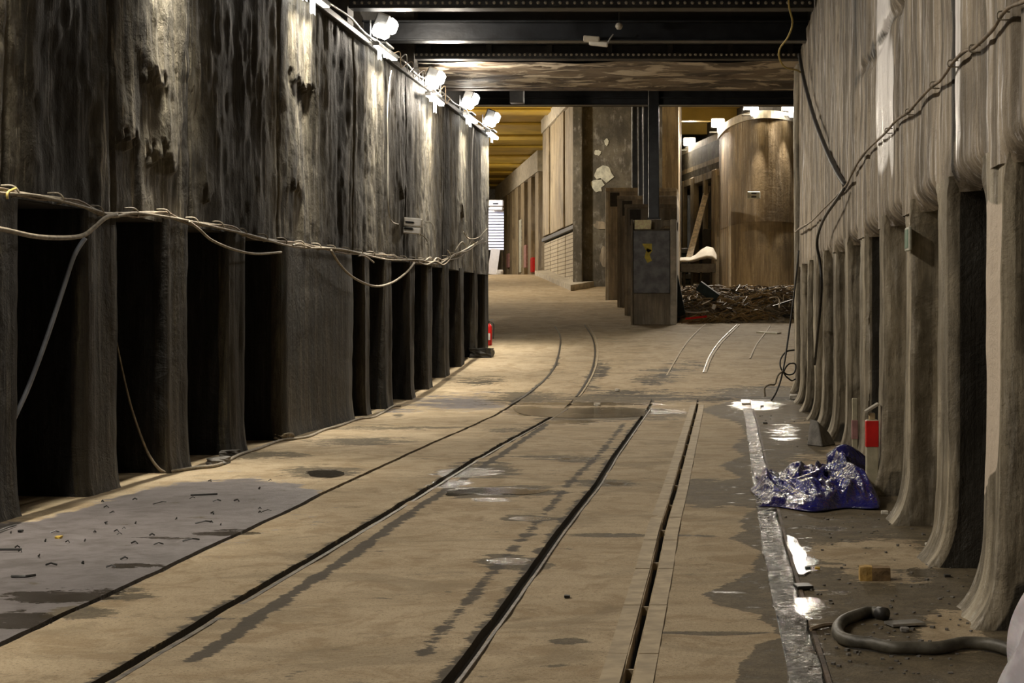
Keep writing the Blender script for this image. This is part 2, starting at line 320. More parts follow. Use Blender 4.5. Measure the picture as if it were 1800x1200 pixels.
# left bay lies a few cm lower than the slab beside the joint; pools lie in shallow dips
def fields(XX, YY):
    px = CX + F * XX / YY; py = CY - F * fz(XX, YY) / YY
    def blobs(bl):
        f = np.zeros_like(px)
        for b in bl:
            x, y, rx, ry = b[:4]; wgt = b[4] if len(b) > 4 else 1
            sl = b[5] if len(b) > 5 else 0
            d = ((px - x - sl * (py - y)) / rx) ** 2 + ((py - y) / ry) ** 2
            f = np.maximum(f, wgt * np.clip(1.0 - .55 * d, -.3, 1))
        return f
    def band(pl, wl, wr, y0, y1, wgt=1):
        q = sorted(pl, key=lambda a: a[1]); c = np.interp(py, [a[1] for a in q], [a[0] for a in q]); sc = (py - CY) / 500
        d = np.where(px < c, (c - px) / (wl * sc + 1), (px - c) / (wr * sc + 1))
        return wgt * np.clip(1.2 - .8 * d, 0, 1) * np.clip((py - y0) / 8 + .5, 0, 1) * np.clip((y1 - py) / 8 + .5, 0, 1)
    # the wet side strip along the right wall: border traced on the ground
    bx = np.interp(py, [690, 720, 745, 765, 785, 800, 815, 840, 856, 885, 892, 910, 930, 945, 965, 980, 1000, 1020, 1045, 1065, 1080, 1100, 1120, 1133, 1150, 1165, 1200],
                   [1345, 1225, 1300, 1312, 1290, 1312, 1268, 1300, 1200, 1225, 1330, 1300, 1310, 1285, 1330, 1335, 1325, 1290, 1230, 1270, 1330, 1352, 1375, 1330, 1320, 1300, 1296])
    wet = np.clip((px - bx) / 26 + .5, 0, 1) * (py > 690) 
    dry = blobs([(1560, 985, 110, 38), (1470, 975, 60, 25, .8), (1435, 810, 60, 14, .7), (1490, 790, 40, 20, .8), (1680, 1110, 60, 40), (1465, 770, 50, 8, .7), (1420, 740, 40, 8, .5)])
    wet = np.clip(wet - dry, -.3, 1)
    wet = np.maximum(wet, blobs([(700, 660 + 70, 10, 3), (930, 700, 90, 14, .8), (1090, 700, 130, 10, .9), (1080, 728, 150, 12, .8), (1330, 690, 90, 12, .9),
        (845, 826, 70, 14), (880, 865, 110, 12), (1000, 735, 70, 12, .8), (985, 805, 90, 6, .8), (930, 910, 50, 7), (895, 985, 55, 14), (935, 990, 40, 10, .8),
        (1060, 850, 60, 8, .8), (1240, 865, 70, 25), (1080, 940, 70, 4, .9), (1200, 940, 60, 3, .7), (1000, 1127, 50, 7), (570, 830, 80, 12, .8), (640, 776, 110, 9, .75), (700, 752, 120, 5, .6),
        (440, 800, 90, 7, .8), (500, 800, 50, 4, .8), (230, 1045, 60, 12, .8, -1.5), (150, 1075, 70, 14, .8, -1.5), (835, 668, 60, 10, .6), (1155, 665, 45, 9, .7), (1170, 650, 60, 5, .6), (1045, 655, 14, 22, .8, -.6),
        (900, 755, 60, 8, .5), (1250, 1112, 110, 3, .9), (1130, 1100, 50, 3, .4), (980, 1170, 60, 5, .5)]))
    soot = np.maximum.reduce([band([(177, 1198), (433, 1047), (654, 917), (829, 810), (969, 733)], 26, 5, 735, 1215, .62),
        band([(177 + 150, 1198 - 30), (500, 1050), (600, 985), (720, 900), (800, 850), (900, 785), (960, 745)], 12, 22, 740, 1165, .9),
        band([(787, 1198), (912, 1033), (983, 933), (1050, 850), (1127, 735)], 26, 8, 735, 1215, .72),
        band([(740, 1150), (860, 1010), (960, 900), (1000, 850), (1060, 790), (1100, 740)], 16, 18, 740, 1150, .62),
        band([(900, 705), (930, 690), (963, 663), (980, 637), (985, 610)], 12, 12, 625, 712, .8),
        band([(1015, 695), (1035, 668), (1045, 640)], 8, 30, 655, 700, .55), blobs([(1400, 700, 80, 6), (1440, 690, 50, 8)]) * .8, blobs([(1058, 652, 14, 20, .7, -.5), (1040, 683, 22, 8, .6), (1170, 655, 16, 14, .6, -1), (1150, 671, 30, 7, .65), (1210, 640, 60, 12, .45), (1230, 690, 15, 12, .5), (1260, 700, 140, 8, .6), (1120, 690, 100, 9, .6), (1380, 680, 60, 4, .5), (840, 640 + 30, 50, 8, .4)])])
    grey = blobs([(220, 900, 310, 45), (100, 960, 300, 60), (60, 1050, 200, 60), (330, 880, 190, 50), (-50, 1000, 220, 130), (480, 880, 70, 24, .9), (815, 708, 95, 14, .8), (700, 722, 60, 5, .5), (1040, 740, 90, 9, .8), (640, 776, 90, 5, .5), (850, 690, 60, 6, .5)])
    gy = np.interp(px, [-300, 60, 250, 330, 450, 520, 575], [930, 915, 862, 846, 842, 850, 868])
    grey = np.where(XX < LX(L_joint, YY), np.maximum(grey * (py < 830), np.clip((py - gy) / 14 + .5, 0, 1.2)), grey * .45)
    pool = blobs([(572, 831, 34, 6), (870, 863, 85, 7), (865, 878, 40, 4), (820, 830, 60, 9, 1, -1.5), (790, 850, 40, 8, .9, -1.5), (1010, 710, 170, 4, .8), (1050, 722, 160, 7, .85), (930, 722, 50, 9), (1330, 712, 45, 9), (1000, 742, 70, 6, .7),
        (930, 911, 32, 4), (895, 985, 40, 8, .8), (400, 935, 70, 6, .8, -2.2), (290, 945, 60, 4, .7), (240, 993, 70, 5, .8, -2.2), (120, 1045, 110, 14, .8, -2.2), (30, 1090, 70, 20, .8), (1000, 805, 60, 4, .6), (1415, 985, 26, 40, .62), (1430, 1068, 34, 20, .62), (1440, 1110, 40, 16, .5),
        (1620, 1015, 30, 20, .7), (1460, 930, 40, 6, .7), (1380, 760, 30, 18, .6), (1440, 880, 80, 6, .5), (1080, 850, 24, 4, .8), (1480, 1040, 40, 8, .6)])
    pool = np.maximum(pool, band([(1422, 1200), (1380, 1040), (1355, 930), (1334, 820), (1320, 740)], 20, 22, 735, 1215, .95))
    fd = np.clip((79 - YY) / 2, 0, 1)
    return dict(wet=wet * fd, soot=soot * fd, grey=grey * fd, pool=pool * fd)
A = fields(XX, YY)
ch = (depth[None, :] * fade); gutter_col = np.isclose(depth, .035)[None, :]
A['soot'] = np.where((ch > .02) & ~gutter_col, 1.3, A['soot']); A['pool'] = np.where(gutter_col & (fade > 0), 1.2, A['pool'])
V = np.stack([XX, YY, ZZ], -1).reshape(-1, 3)
fl = M('floor', V, gridfaces(*XX.shape), MAT['floor'], None, False, {k: v.ravel() for k, v in A.items()}); fl['kind'] = 'structure'
# ramp beyond the dip
rx = np.concatenate([np.arange(-26, -7, .6), np.arange(-7, 3.2, .09), np.arange(3.2, 9, .6)])
ry = np.concatenate([np.arange(28.7, 52, .13), np.arange(52, 82, .3), np.arange(82, 130, 1.5)])
XR, YR = np.meshgrid(rx, ry); ZR = fz(XR, YR) + (fbm(XR * 1.5 + 9, YR * 1.5, 4) - .5) * .03
rp = M('floor_ramp', np.stack([XR, YR, ZR - .004], -1).reshape(-1, 3), gridfaces(*XR.shape), MAT['floor'], None, True, {k: v.ravel() for k, v in fields(XR, YR).items()}); rp['kind'] = 'structure'
# the floor grid overlaps the ramp by 2 m; keep only the level part of it
me = fl.data; bm = bmesh.new(); bm.from_mesh(me); bmesh.ops.delete(bm, geom=[v for v in bm.verts if v.co.y > 28.95], context='VERTS'); bm.to_mesh(me); bm.free()
FLZ = lambda x, y: float(fz(x, y))

# ------------------------------------------------------------------ left wall
XL = -5.2
lips = [(15.65, .40, 2.17, .045, 1.2), (14.93, .34, 1.56, .05, .8), (15.9, .60, 1.47, .045, .9), (21.3, .7, 2.88, .04, 1.1), (20.9, .4, 1.53, .03, .8), (27.9, .3, 2.0, .05, .5), (34.4, .25, 2.1, .05, .5), (17.3, .2, 1.2, .04, .3)]
def left_wall_face(y0, y1, z0, z1, dy, dz, name, parent):
    ys = np.arange(y0, y1 + dy / 2, dy); zs = np.arange(z0, z1 + dz / 2, dz); Yg, Zg = np.meshgrid(ys, zs, indexing='ij')
    d = (fbm(Yg * 3.0, Zg * .35, 5) - .5) * .09 + (fbm(Yg * 1.2 + 40, Zg * 1.0, 5) - .5) * .07 + (fbm(Yg * 9, Zg * 5, 3) - .5) * .03
    for (yc, hw, ze, th, h) in lips:
        edge = ze + (fbm(Yg * 11, Zg * 0 + yc, 4) - .5) * .5; side = np.clip(1 - ((Yg - yc) / hw) ** 2, 0, 1) ** .8
        up = np.where(Zg > edge, np.clip(1 - (Zg - edge) / h, 0, 1), 0)
        below = np.where(Zg <= edge, -np.clip(1 - (edge - Zg) / (h * 1.6), 0, 1) * .5, 0); d = d + th * side * (up + below)
    for yj in (12.45, 14.58, 16.75, 20.1, 24.2, 28.2, 32.1): d = d - .05 * np.exp(-((Yg - yj) / .035) ** 2)
    pale = np.zeros_like(Yg); dark = np.zeros_like(Yg)
    for yc, hw, a in ((12.45, .12, .45), (15.6, .95, .42), (21.2, .8, .35), (25.8, .8, .35), (30.3, .6, .35), (34.6, .5, .4), (36.0, .2, .6)): pale += a * np.exp(-((Yg - yc) / hw) ** 2)  # mostly light pools painted into the wall colour below the lamps
    for yc, hw, a in ((13.6, 1.0, .55), (18.5, 1.5, .5), (23.4, .9, .5), (28.2, .8, .45), (32.4, .7, .45)): dark += a * np.exp(-((Yg - yc) / hw) ** 2)  # darker wall colour painted in as shade between the lamp pools
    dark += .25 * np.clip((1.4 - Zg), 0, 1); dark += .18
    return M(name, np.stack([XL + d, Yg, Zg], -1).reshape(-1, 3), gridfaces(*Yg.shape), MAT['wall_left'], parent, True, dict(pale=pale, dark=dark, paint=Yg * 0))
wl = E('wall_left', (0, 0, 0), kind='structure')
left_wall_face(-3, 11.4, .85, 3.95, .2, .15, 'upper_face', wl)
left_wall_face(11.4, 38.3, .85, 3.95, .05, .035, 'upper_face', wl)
b = MB(); b.b2(-6.6, XL - .06, -3, 38.3, .85, 3.95); b.b2(-6.7, -6.6, -3, 38.3, -1.8, 3.95); b.b2(-6.6, XL - .15, 38.2, 38.3, -1.6, 4.0)
b.build('wall_core', MAT['void'], wl)
MB().b2(-6.2, -5.75, -3, 38.3, 3.95, 5.6).build('upper_setback', MAT['ceiling'], wl)
bevel(MB().b2(-5.8, XL + .07, -3, 38.35, 3.93, 4.02).build('coping', MAT['dark_steel'], wl), .01)
def pier_mesh(name, xf, sgn, y0, y1, z0, z1, dep, mat, parent, flare=.12, topf=.0, seed=0, nz=46, attrs=None, amp=1.0):
    # sgn=+1: the pier lies on the +X side of its face (right wall); loft of rounded sections
    sec = []; rr = .05; nf = 10
    yc = (y0 + y1) / 2; hw = (y1 - y0) / 2
    P2 = []
    for i in range(14): P2.append((rr + (dep - rr) * (1 - i / 13) ** 2, -1, 'n'))             # near side, from the back to the front
    for a in (20, 45, 70): P2.append((rr - rr * math.sin(R(a)), -1 + 0, 'c%d' % a))
    for i in range(nf): P2.append((0, -1 + 2 * i / (nf - 1), 'f'))
    for i in range(6): P2.append((rr + (dep - rr) * i / 5, 1, 's'))
    n = len(P2); vs = []; zs = z0 + (z1 - z0) * np.linspace(0, 1, nz)
    pa = []; dk = []; pt = []
    for z in zs:
        h = z - z0; fl_ = flare * math.exp(-(max(h, 0) / .13)); tp = topf * max(0, 1 - (z1 - z) / .30) ** 2.2
        for k, (u, v, tg) in enumerate(P2):
            y = yc + v * (hw + tp) if tg != 'f' else yc + v * (hw + tp - .02)
            y += fl_ * .15 * v
            x = u
            if tg[0] == 'c': y += rr * (1 - math.cos(R(float(tg[1:]))))*.6; 
            depn = max(0, 1 - u / (dep * .6))
            x = u - fl_ * depn * (1 if abs(v) > .5 or tg != 'f' else 1)
            nse = (float(vnoise(y * 7 + seed * 11, z * .9)) - .5) + .9 * (float(vnoise(y * 24 + seed * 3, z * .25)) - .5); ns2 = float(vnoise(y * 22 + seed * 5, z * 6)) - .5; ns3 = float(vnoise(u * 9 + seed * 3, z * 3)) - .5
            if tg == 'n' : y += (ns3 * .03 + (float(vnoise(u * 30, z * 14 + seed)) - .5) * .015) * amp
            else: x += (nse * .03 + ns2 * .012) * amp
            vs.append((xf + sgn * x, y, z))
            a = attrs(u, v, tg, y, z) if attrs else (0, 0, 0)
            pa.append(a[0]); dk.append(a[1]); pt.append(a[2])
    fs = []
    for i in range(nz - 1):
        for j in range(n - 1):
            q = (i * n + j, i * n + j + 1, (i + 1) * n + j + 1, (i + 1) * n + j); fs.append(q if sgn < 0 else q[::-1])
    return M(name, vs, fs, mat, parent, True, dict(pale=pa, dark=dk, paint=pt))
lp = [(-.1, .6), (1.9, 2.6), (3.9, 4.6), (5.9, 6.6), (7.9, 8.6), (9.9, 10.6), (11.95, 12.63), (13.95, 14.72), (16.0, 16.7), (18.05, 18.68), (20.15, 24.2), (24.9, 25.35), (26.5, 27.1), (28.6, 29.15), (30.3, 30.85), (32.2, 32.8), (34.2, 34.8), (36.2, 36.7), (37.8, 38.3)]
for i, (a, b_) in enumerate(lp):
    pier_mesh('pier', XL, -1, a, b_, -1.53 + (max(0, FLZ(0, b_) + 1.5) * .6), .9, 1.4, MAT['pier_left'], wl, .05, 0, i, 40, lambda u, v, tg, y, z: (0, 1.2 if tg == 'n' and u > .12 else 0, 0))  # near sides blackened in colour to give the shade of the unlit recesses

# ------------------------------------------------------------------ right wall
XRW = 1.35
ys = np.concatenate([np.arange(2, 7, .12), np.arange(7, 30.8, .045)]); zs = np.arange(.71, 4.6, .04); Yg, Zg = np.meshgrid(ys, zs, indexing='ij')
RP = [(8.1 + 1.97 * k, (8.74 if k == 0 else 8.66) + 1.97 * k) for k in range(-3, 12)]
hc = np.zeros_like(Yg)
for (a, b_) in RP:
    pass
d = (fbm(Yg * 5, Zg * .3, 5) - .5) * .028 + (fbm(Yg * .9 + 3, Zg * .5, 4) - .5) * .05 + (fbm(Yg * 16, Zg * .8, 3) - .5) * .010 + (fbm(Yg * 3, Zg * 3, 5) - .5) * .03
# rounded lower edge curling into the openings
d += np.where(Zg < .86, -1, 0) * 0
om = np.zeros_like(Yg)
for i in range(len(RP) - 1): om = np.maximum(om, np.clip((Yg - RP[i][1]) / .12, 0, 1) * np.clip((RP[i + 1][0] - Yg) / .12, 0, 1))
d += .14 * om * np.clip((.86 - Zg) / .15, 0, 1) ** 2
for yj, wj, aj in ((9.85, .05, .05), (7.75, .06, .05), (12.9, .05, .03), (15.4, .04, .04), (17.0, .08, .05), (20.4, .06, .05), (23.2, .08, .05), (26.5, .1, .06)): d += aj * np.exp(-((Yg - yj) / wj) ** 2)
d += .09 * np.exp(-(((Zg - (2.28 + .06 * np.sin(Yg * 2))) / .05) ** 2)) * ((Yg > 12.5) & (Yg < 16.6)) * vnoise(Yg * 5, Zg * 4)      # ragged horizontal crack
d += np.where(Yg > 21, .03, 0) + np.where(Yg > 25.5, .03, 0)
pale = np.zeros_like(Yg); dark = np.zeros_like(Yg)
for yc, hw, a, zl, zh in ((9.75, .14, .9, .7, 5), (9.55, .06, .5, .7, 5), (14.1, .62, .95, 1.0, 5), (13.4, .12, .8, .9, 2.3), (12.9, .04, .8, .8, 3), (7.7, .1, .7, -2, 5), (11.1, .05, .7, .9, 1.6), (11.9, .06, .6, .7, 1.3), (18.2, .25, .25, .7, 5), (22.0, .3, .3, .7, 5)):
    pale += a * np.exp(-((Yg - yc) / hw) ** 2) * np.clip((Zg - zl) / .3, 0, 1) * np.clip((zh - Zg) / .5, 0, 1)
dark += .9 * np.clip(fbm(Yg * 1.7 + 60, Zg * .25, 4) - .52, 0, 1) * 4 * .5
for yc, hw, a, zl, zh in ((9.95, .05, .8, .7, 5), (13.2, .1, .6, .7, 2), (12.4, .12, .35, .7, 5), (16.9, .5, .4, .7, 5), (20.6, .5, .45, .7, 5), (24.5, .7, .4, .7, 5), (29, .8, .4, .7, 5), (14.6, 2.0, .6, 2.2, 2.42), (9.9, .1, .5, 1.0, 2.4)):
    dark += a * np.exp(-((Yg - yc) / hw) ** 2) * np.clip((Zg - zl) / .1, 0, 1) * np.clip((zh - Zg) / .1, 0, 1)
wr = E('wall_right', (0, 0, 0), kind='structure')
M('upper_face', np.stack([XRW + d, Yg, Zg], -1).reshape(-1, 3), gridfaces(*Yg.shape)[:, ::-1], MAT['wall_right'], wr, True, dict(pale=pale, dark=dark, paint=Yg * 0))
b = MB(); b.b2(XRW + .22, 3.0, 2, 30.7, .76, 5.4); b.b2(2.9, 3.0, 2, 31, -1.8, 5.4); b.build('wall_core', MAT['void'], wr)
pier_mesh('pilaster', XRW - .0, 1, 30.3, 31.0, -1.45, 4.6, 1.5, MAT['pier_right'], wr, .1, 0, 77, 50, None)
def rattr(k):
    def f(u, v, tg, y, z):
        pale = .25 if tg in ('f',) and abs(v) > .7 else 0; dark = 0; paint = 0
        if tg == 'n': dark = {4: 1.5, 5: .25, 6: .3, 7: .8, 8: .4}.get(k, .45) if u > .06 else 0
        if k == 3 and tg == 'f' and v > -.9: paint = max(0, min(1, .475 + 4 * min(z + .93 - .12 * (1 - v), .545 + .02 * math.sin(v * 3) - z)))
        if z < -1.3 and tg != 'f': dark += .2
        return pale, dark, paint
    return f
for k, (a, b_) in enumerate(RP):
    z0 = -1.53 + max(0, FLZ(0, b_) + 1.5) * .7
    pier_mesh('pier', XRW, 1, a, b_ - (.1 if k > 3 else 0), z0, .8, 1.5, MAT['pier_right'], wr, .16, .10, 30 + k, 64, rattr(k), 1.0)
# smooth infill behind some openings (the lit grey blind bays)
for k in (5, 6, 7, 9, 11):
    a = RP[k][1]; 
    MB().b2(XRW + .42 + .1 * (k % 2), XRW + .6 + .1 * (k % 2), RP[k - 1][1] - .05, RP[k][0] + .05, -1.5, .75).build('infill_panel', MAT['pier_right'], wr)

# ------------------------------------------------------------------ ceiling over the near tunnel
MB().b2(-6.8, 6.6, -3, 38.3, 5.35, 5.6).build('ceiling', MAT['ceiling'])['kind'] = 'structure'
def rivets(x0, x1, step, y, z, r=.028):
    b = MB(); x = x0
    while x < x1:
        b.lathe([(r, 0), (r * .95, -.008), (r * .6, -.018), (.002, -.022)], (x, y, z), 6, 'y'); x += step
    return b
def girder(y, ztop, zbot, x0, x1, label, fl_w=.28, mat='dark_steel', riv=True, step=.105, stiff=0, web_mat=None, botriv=True):
    g = E('steel_girder', (x0, y, zbot), label, 'girder')
    yc = y + fl_w / 2
    bevel(MB().b2(x0, x1, y, y + fl_w, zbot, zbot + .03).build('bottom_flange', MAT[mat], g), .006)
    bevel(MB().b2(x0, x1, y, y + fl_w, ztop - .03, ztop).build('top_flange', MAT[mat], g), .006)
    MB().b2(x0, x1, yc - .012, yc + .012, zbot + .03, ztop - .03).build('web', MAT[web_mat or mat], g)
    if riv:
        bevel(MB().b2(x0, x1, y + .0, y + .014, zbot + .03, zbot + .11).build('angle_iron', MAT[mat], g), .003)
        rv = rivets(x0 + .1, x1, step, y - .002, zbot + .075).build('rivets', MAT['rivet'], g, True); rv['kind'] = 'stuff'
    if stiff:
        x = x0 + stiff * .6
        while x < x1: MB().b2(x, x + .09, y + .01, yc, zbot + .03, ztop - .03).build('stiffener', MAT[mat], g); x += stiff
    return g
girder(21.6, 5.33, 4.62, -5.78, 2.4, 'rusty brown riveted girder along the top edge, nearest of the roof girders', .3, 'rust', True)
girder(24.4, 4.66, 4.36, -5.74, XRW + .0, 'black roof girder with a row of shiny rivets near the top edge', .3, 'dark_steel')
girder(27.4, 4.70, 4.37, -5.74, XRW + .2, 'plain dark roof girder with bright flange edges, second row under the rivets', .28, 'black_steel', False)
girder(29.7, 4.70, 4.42, -5.74, XRW + .4, 'dark plate girder with stiffeners carrying the near edge of the peeling slab', .26, 'dark_steel', True, .09, 1.05)
# peeling soffit between two girders
ys = np.linspace(29.97, 34.0, 40); xs = np.linspace(-5.74, 2.2, 150); Xg, Yg = np.meshgrid(xs, ys, indexing='ij')
zz = 4.41 + (fbm(Xg * .8, Yg * 2.5, 5) - .5) * .12 + (Yg - 30) * .015
v = np.stack([Xg, Yg, zz], -1).reshape(-1, 3); tp = v.copy(); tp[:, 2] = 4.75; nn = len(v); gf = gridfaces(*Xg.shape)
so = M('ceiling_slab', v, gf, MAT['soffit'], None, True); so['kind'] = 'structure'
MB().b2(-5.74, 2.2, 29.97, 34.0, 4.56, 4.75).build('slab_body', MAT['ceiling'], so)
girder(34.0, 4.85, 4.46, -5.74, 2.2, 'dark riveted girder carrying the far edge of the peeling slab', .28, 'rust', True, .12)
girder(46.25, 6.12, 5.64, -8.2, 6.3, 'black steel lintel girder right over the two tunnel mouths', .3, 'black_steel', False)
bevel(MB().b2(-8.2, 6.3, 46.1, 46.2, 5.80, 5.84).build('conduit', MAT['black_steel']), .005); tag(bpy.data.objects['conduit'], 'thin black pipe running along the face of the lintel girder', 'pipe')
MB().b2(-9, 6.6, 46.6, 46.8, 5.65, 9.0).build('wall_above_portal', MAT['ceiling'])['kind'] = 'structure'
MB().b2(-9, 6.6, 38.3, 46.8, 6.13, 6.3).build('ceiling', MAT['ceiling'])['kind'] = 'structure'
MB().b2(-9, 6.6, 38.2, 38.35, 5.35, 6.3).build('wall_riser', MAT['ceiling'])['kind'] = 'structure'
for (a_, b_, z0_, z1_) in ((600, 0, 0, 0),): pass
g = E('tie_plate', at(600, 165, 36), 'dark vertical hanger plate beside the end of the lintel girder', 'plate')
bevel(MB().b2(-4.55, -4.25, 36.9, 37.2, 4.55, 5.3).build('plate', MAT['dark_steel'], g), .01)
MB().b2(-5.74, -5.3, 24.3, 24.7, 4.02, 5.35).build('wall_post', MAT['ceiling'])['kind'] = 'structure'
MB().b2(-5.74, -5.3, 29.6, 30.0, 4.02, 5.35).build('wall_post', MAT['ceiling'])['kind'] = 'structure'

# ------------------------------------------------------------------ far end: median, left branch, right branch
def prism_wall(name, pts, z0, z1, mat, thick, parent=None, side=1, kind='structure'):
    """vertical wall along a plan polyline, thickness on one side"""
    P = [Vector((p[0], p[1])) for p in pts]; off = []
    for i in range(len(P)):
        t_ = (P[min(i + 1, len(P) - 1)] - P[max(i - 1, 0)]).normalized(); off.append(P[i] + Vector((-t_.y, t_.x)) * thick * side)
    b = MB(); n = len(P)
    z1f = z1 if callable(z1) else (lambda i: z1)
    v = []
    for i in range(n): v += [(P[i].x, P[i].y, z0), (P[i].x, P[i].y, z1f(i)), (off[i].x, off[i].y, z1f(i)), (off[i].x, off[i].y, z0)]
    f = []
    for i in range(n - 1):
        a = 4 * i; c = a + 4
        for k in range(4): f.append((a + k, a + (k + 1) % 4, c + (k + 1) % 4, c + k))
    f += [(0, 3, 2, 1), (4 * n - 4, 4 * n - 3, 4 * n - 2, 4 * n - 1)]
    o = MB().add(v, f).build(name, mat, parent)
    if kind and not parent: o['kind'] = kind
    return o
# median wall block: nose facing us, long side running off to the left
wm = E('wall_median', (0, 0, 0), kind='structure')
MB().prism([(-5.0, 62.6), (-1.75, 62.6), (-1.75, 70), (-7.4, 75)], -1, 8.6).build('median_core', MAT['median'], wm)
def between(p, q, s): return (p[0] + (q[0] - p[0]) * s, p[1] + (q[1] - p[1]) * s)
def slabpiece(name, p, q, z0, z1, mat, parent, out=.08, bev=.015):
    d_ = Vector((q[0] - p[0], q[1] - p[1])).normalized(); nrm = Vector((-d_.y, d_.x))
    if nrm.x > 0: nrm = -nrm
    v = [(p[0], p[1]), (q[0], q[1]), (q[0] + nrm.x * out, q[1] + nrm.y * out), (p[0] + nrm.x * out, p[1] + nrm.y * out)]
    return bevel(MB().prism(v, z0, z1).build(name, mat, parent), bev)
P0, P1 = (-5.08, 62.6), (-7.62, 75.2)
bev_s = [0, .33, .55, .78, 1.0]
for i in range(4):
    a = between(P0, P1, bev_s[i] + .008); c = between(P0, P1, bev_s[i + 1] - .008)
    slabpiece('concrete_panel', a, c, 3.35, 7.9, MAT['far_concrete'], wm, .14 + .05 * (i % 2))
    slabpiece('brick_panel', a, c, .5, 3.05, MAT['brick_white'], wm, .12)
slabpiece('shelf_beam', P0, P1, 3.12, 3.28, MAT['dark_steel'], wm, .22)
slabpiece('cornice', P0, P1, 7.9, 8.5, MAT['concrete_ledge'], wm, .25)
bevel(MB().b2(-5.35, -5.0, 62.2, 62.6, -.2, 8.6).build('corner_post', MAT['median'], wm), .03)
# further wall of the left branch: posts and dark recesses
Q0, Q1 = (-9.0, 88.0), (-14.6, 114.0)
MB().prism([(-7.5, 75.5), (-7.4, 88.4), (-14.2, 115), (-14.0, 116), (-6.5, 88), (-6.5, 76)], -1, 8.6).build('median_core', MAT['median'], wm)
slabpiece('wall_band', Q0, Q1, 7.3, 8.4, MAT['concrete_ledge'], wm, .4)
xs_px = [958, 945, 932, 921, 911, 902, 893, 884, 876]
def onQ(px):
    lo, hi = 0.0, 1.0
    for _ in range(40):
        m_ = (lo + hi) / 2; p = between(Q0, Q1, m_); v_ = CX + F * p[0] / p[1]
        if v_ > px: lo = m_
        else: hi = m_
    return lo
for i, x in enumerate(xs_px):
    s0 = onQ(x); s1 = onQ(x - 6 + (i > 4))
    slabpiece('wall_post', between(Q0, Q1, s0), between(Q0, Q1, s1), 1.3, 7.3, MAT['far_concrete'], wm, .35)
    if i < len(xs_px) - 1:
        s2 = onQ(xs_px[i + 1])
        slabpiece('recess_panel', between(Q0, Q1, s1), between(Q0, Q1, s2), 1.3, 4.2 if i % 3 else 5.2, MAT['far_concrete'], wm, .12)
        slabpiece('recess_panel', between(Q0, Q1, s1), between(Q0, Q1, s2), 5.2, 7.3, MAT['median'], wm, .05)
for (x_, y0_, y1_, m_) in ((950, 478, 452, 'red'), (929, 478, 385, 'sign_frame'), (906, 470, 445, 'faded_red'), (938, 470, 430, 'faded_red'), (893, 478, 400, 'concrete_ledge')):
    s0 = onQ(x_); s1 = onQ(x_ - 4); a_, c2 = between(Q0, Q1, s0), between(Q0, Q1, s1); kz = a_[1] / F
    slabpiece('painted_strip', a_, c2, (CY - y0_) * kz, (CY - y1_) * kz, MAT[m_], wm, .42)
# raised kerb along the median
g1, g2, g3, g4 = onfloor(940, 484), onfloor(1003, 511), onfloor(1035, 500), onfloor(965, 481)
kb = [(g1.x, g1.y), (g2.x, g2.y), (-4.6, 62.4), (-5.1, 62.6), (-7.0, 75.0)]
MB().add([(x, y, FLZ(x, y) - .3) for x, y in kb] + [(x, y, FLZ(x, y) + .2) for x, y in kb], [(4, 3, 2, 1, 0), (5, 6, 7, 8, 9)] + [(i, (i + 1) % 5, 5 + (i + 1) % 5, 5 + i) for i in range(5)]).build('trim_1', MAT['concrete_ledge'])['kind'] = 'structure'
for (cx_, cy_, rx_, rz_, sd_) in ((1062, 305, 20, 17, 1), (1050, 325, 12, 15, 2), (1051, 268, 7, 6, 3), (1066, 250, 5, 7, 4), (1055, 395, 14, 9, 5), (1062, 450, 9, 20, 6)):
    rn = random.Random(sd_); pp = [at(cx_ + rx_ * (.6 + .5 * rn.random()) * math.cos(a_ * .45), cy_ + rz_ * (.6 + .5 * rn.random()) * math.sin(a_ * .45), 62.57) for a_ in range(14)]; n_ = len(pp)
    MB().add(pp + [p_ + Vector((0, .05, 0)) for p_ in pp], [tuple(range(n_))[::-1], tuple(range(n_, 2 * n_))] + [(i, (i + 1) % n_, n_ + (i + 1) % n_, n_ + i) for i in range(n_)]).build('plaster_patch', MAT['sign_frame'] if sd_ < 5 else MAT['block'], wm)
# yellow ceilings
yc = E('ceiling_left_branch', (0, 0, 0), kind='structure')
MB().b2(-26, -1.75, 46.8, 130, 8.5, 8.7).build('deck', MAT['yellow_deck'], yc)
for i in range(14):
    y = 60.5 + i * 5.2; bevel(MB().b2(-26, -2, y, y + 1.5, 8.38, 8.5).build('deck_beam', MAT['yellow_beam'], yc), .10, 2)
yr = E('ceiling_right_branch', (0, 0, 0), kind='structure')
MB().b2(-1.75, 9, 46.8, 100, 7.75, 7.9).build('deck', MAT['yellow_deck'], yr)
for i in range(8):
    y = 55 + i * 4.9; MB().b2(-1.7, 9, y, y + .5, 7.3, 7.75).build('deck_beam', MAT['yellow_beam'], yr)
# far left-branch outer wall and end
prism_wall('wall_branch_left', [(-6.6, 38.3), (-9, 55), (-14, 75), (-26, 118)], -1.5, 8.6, MAT['far_concrete'], .4, None, 1)
MB().b2(-26, -12, 117, 117.5, 0, 8.6).build('wall_far_end', plain('grey_far_wall', (.30, .29, .28), .8))['kind'] = 'structure'
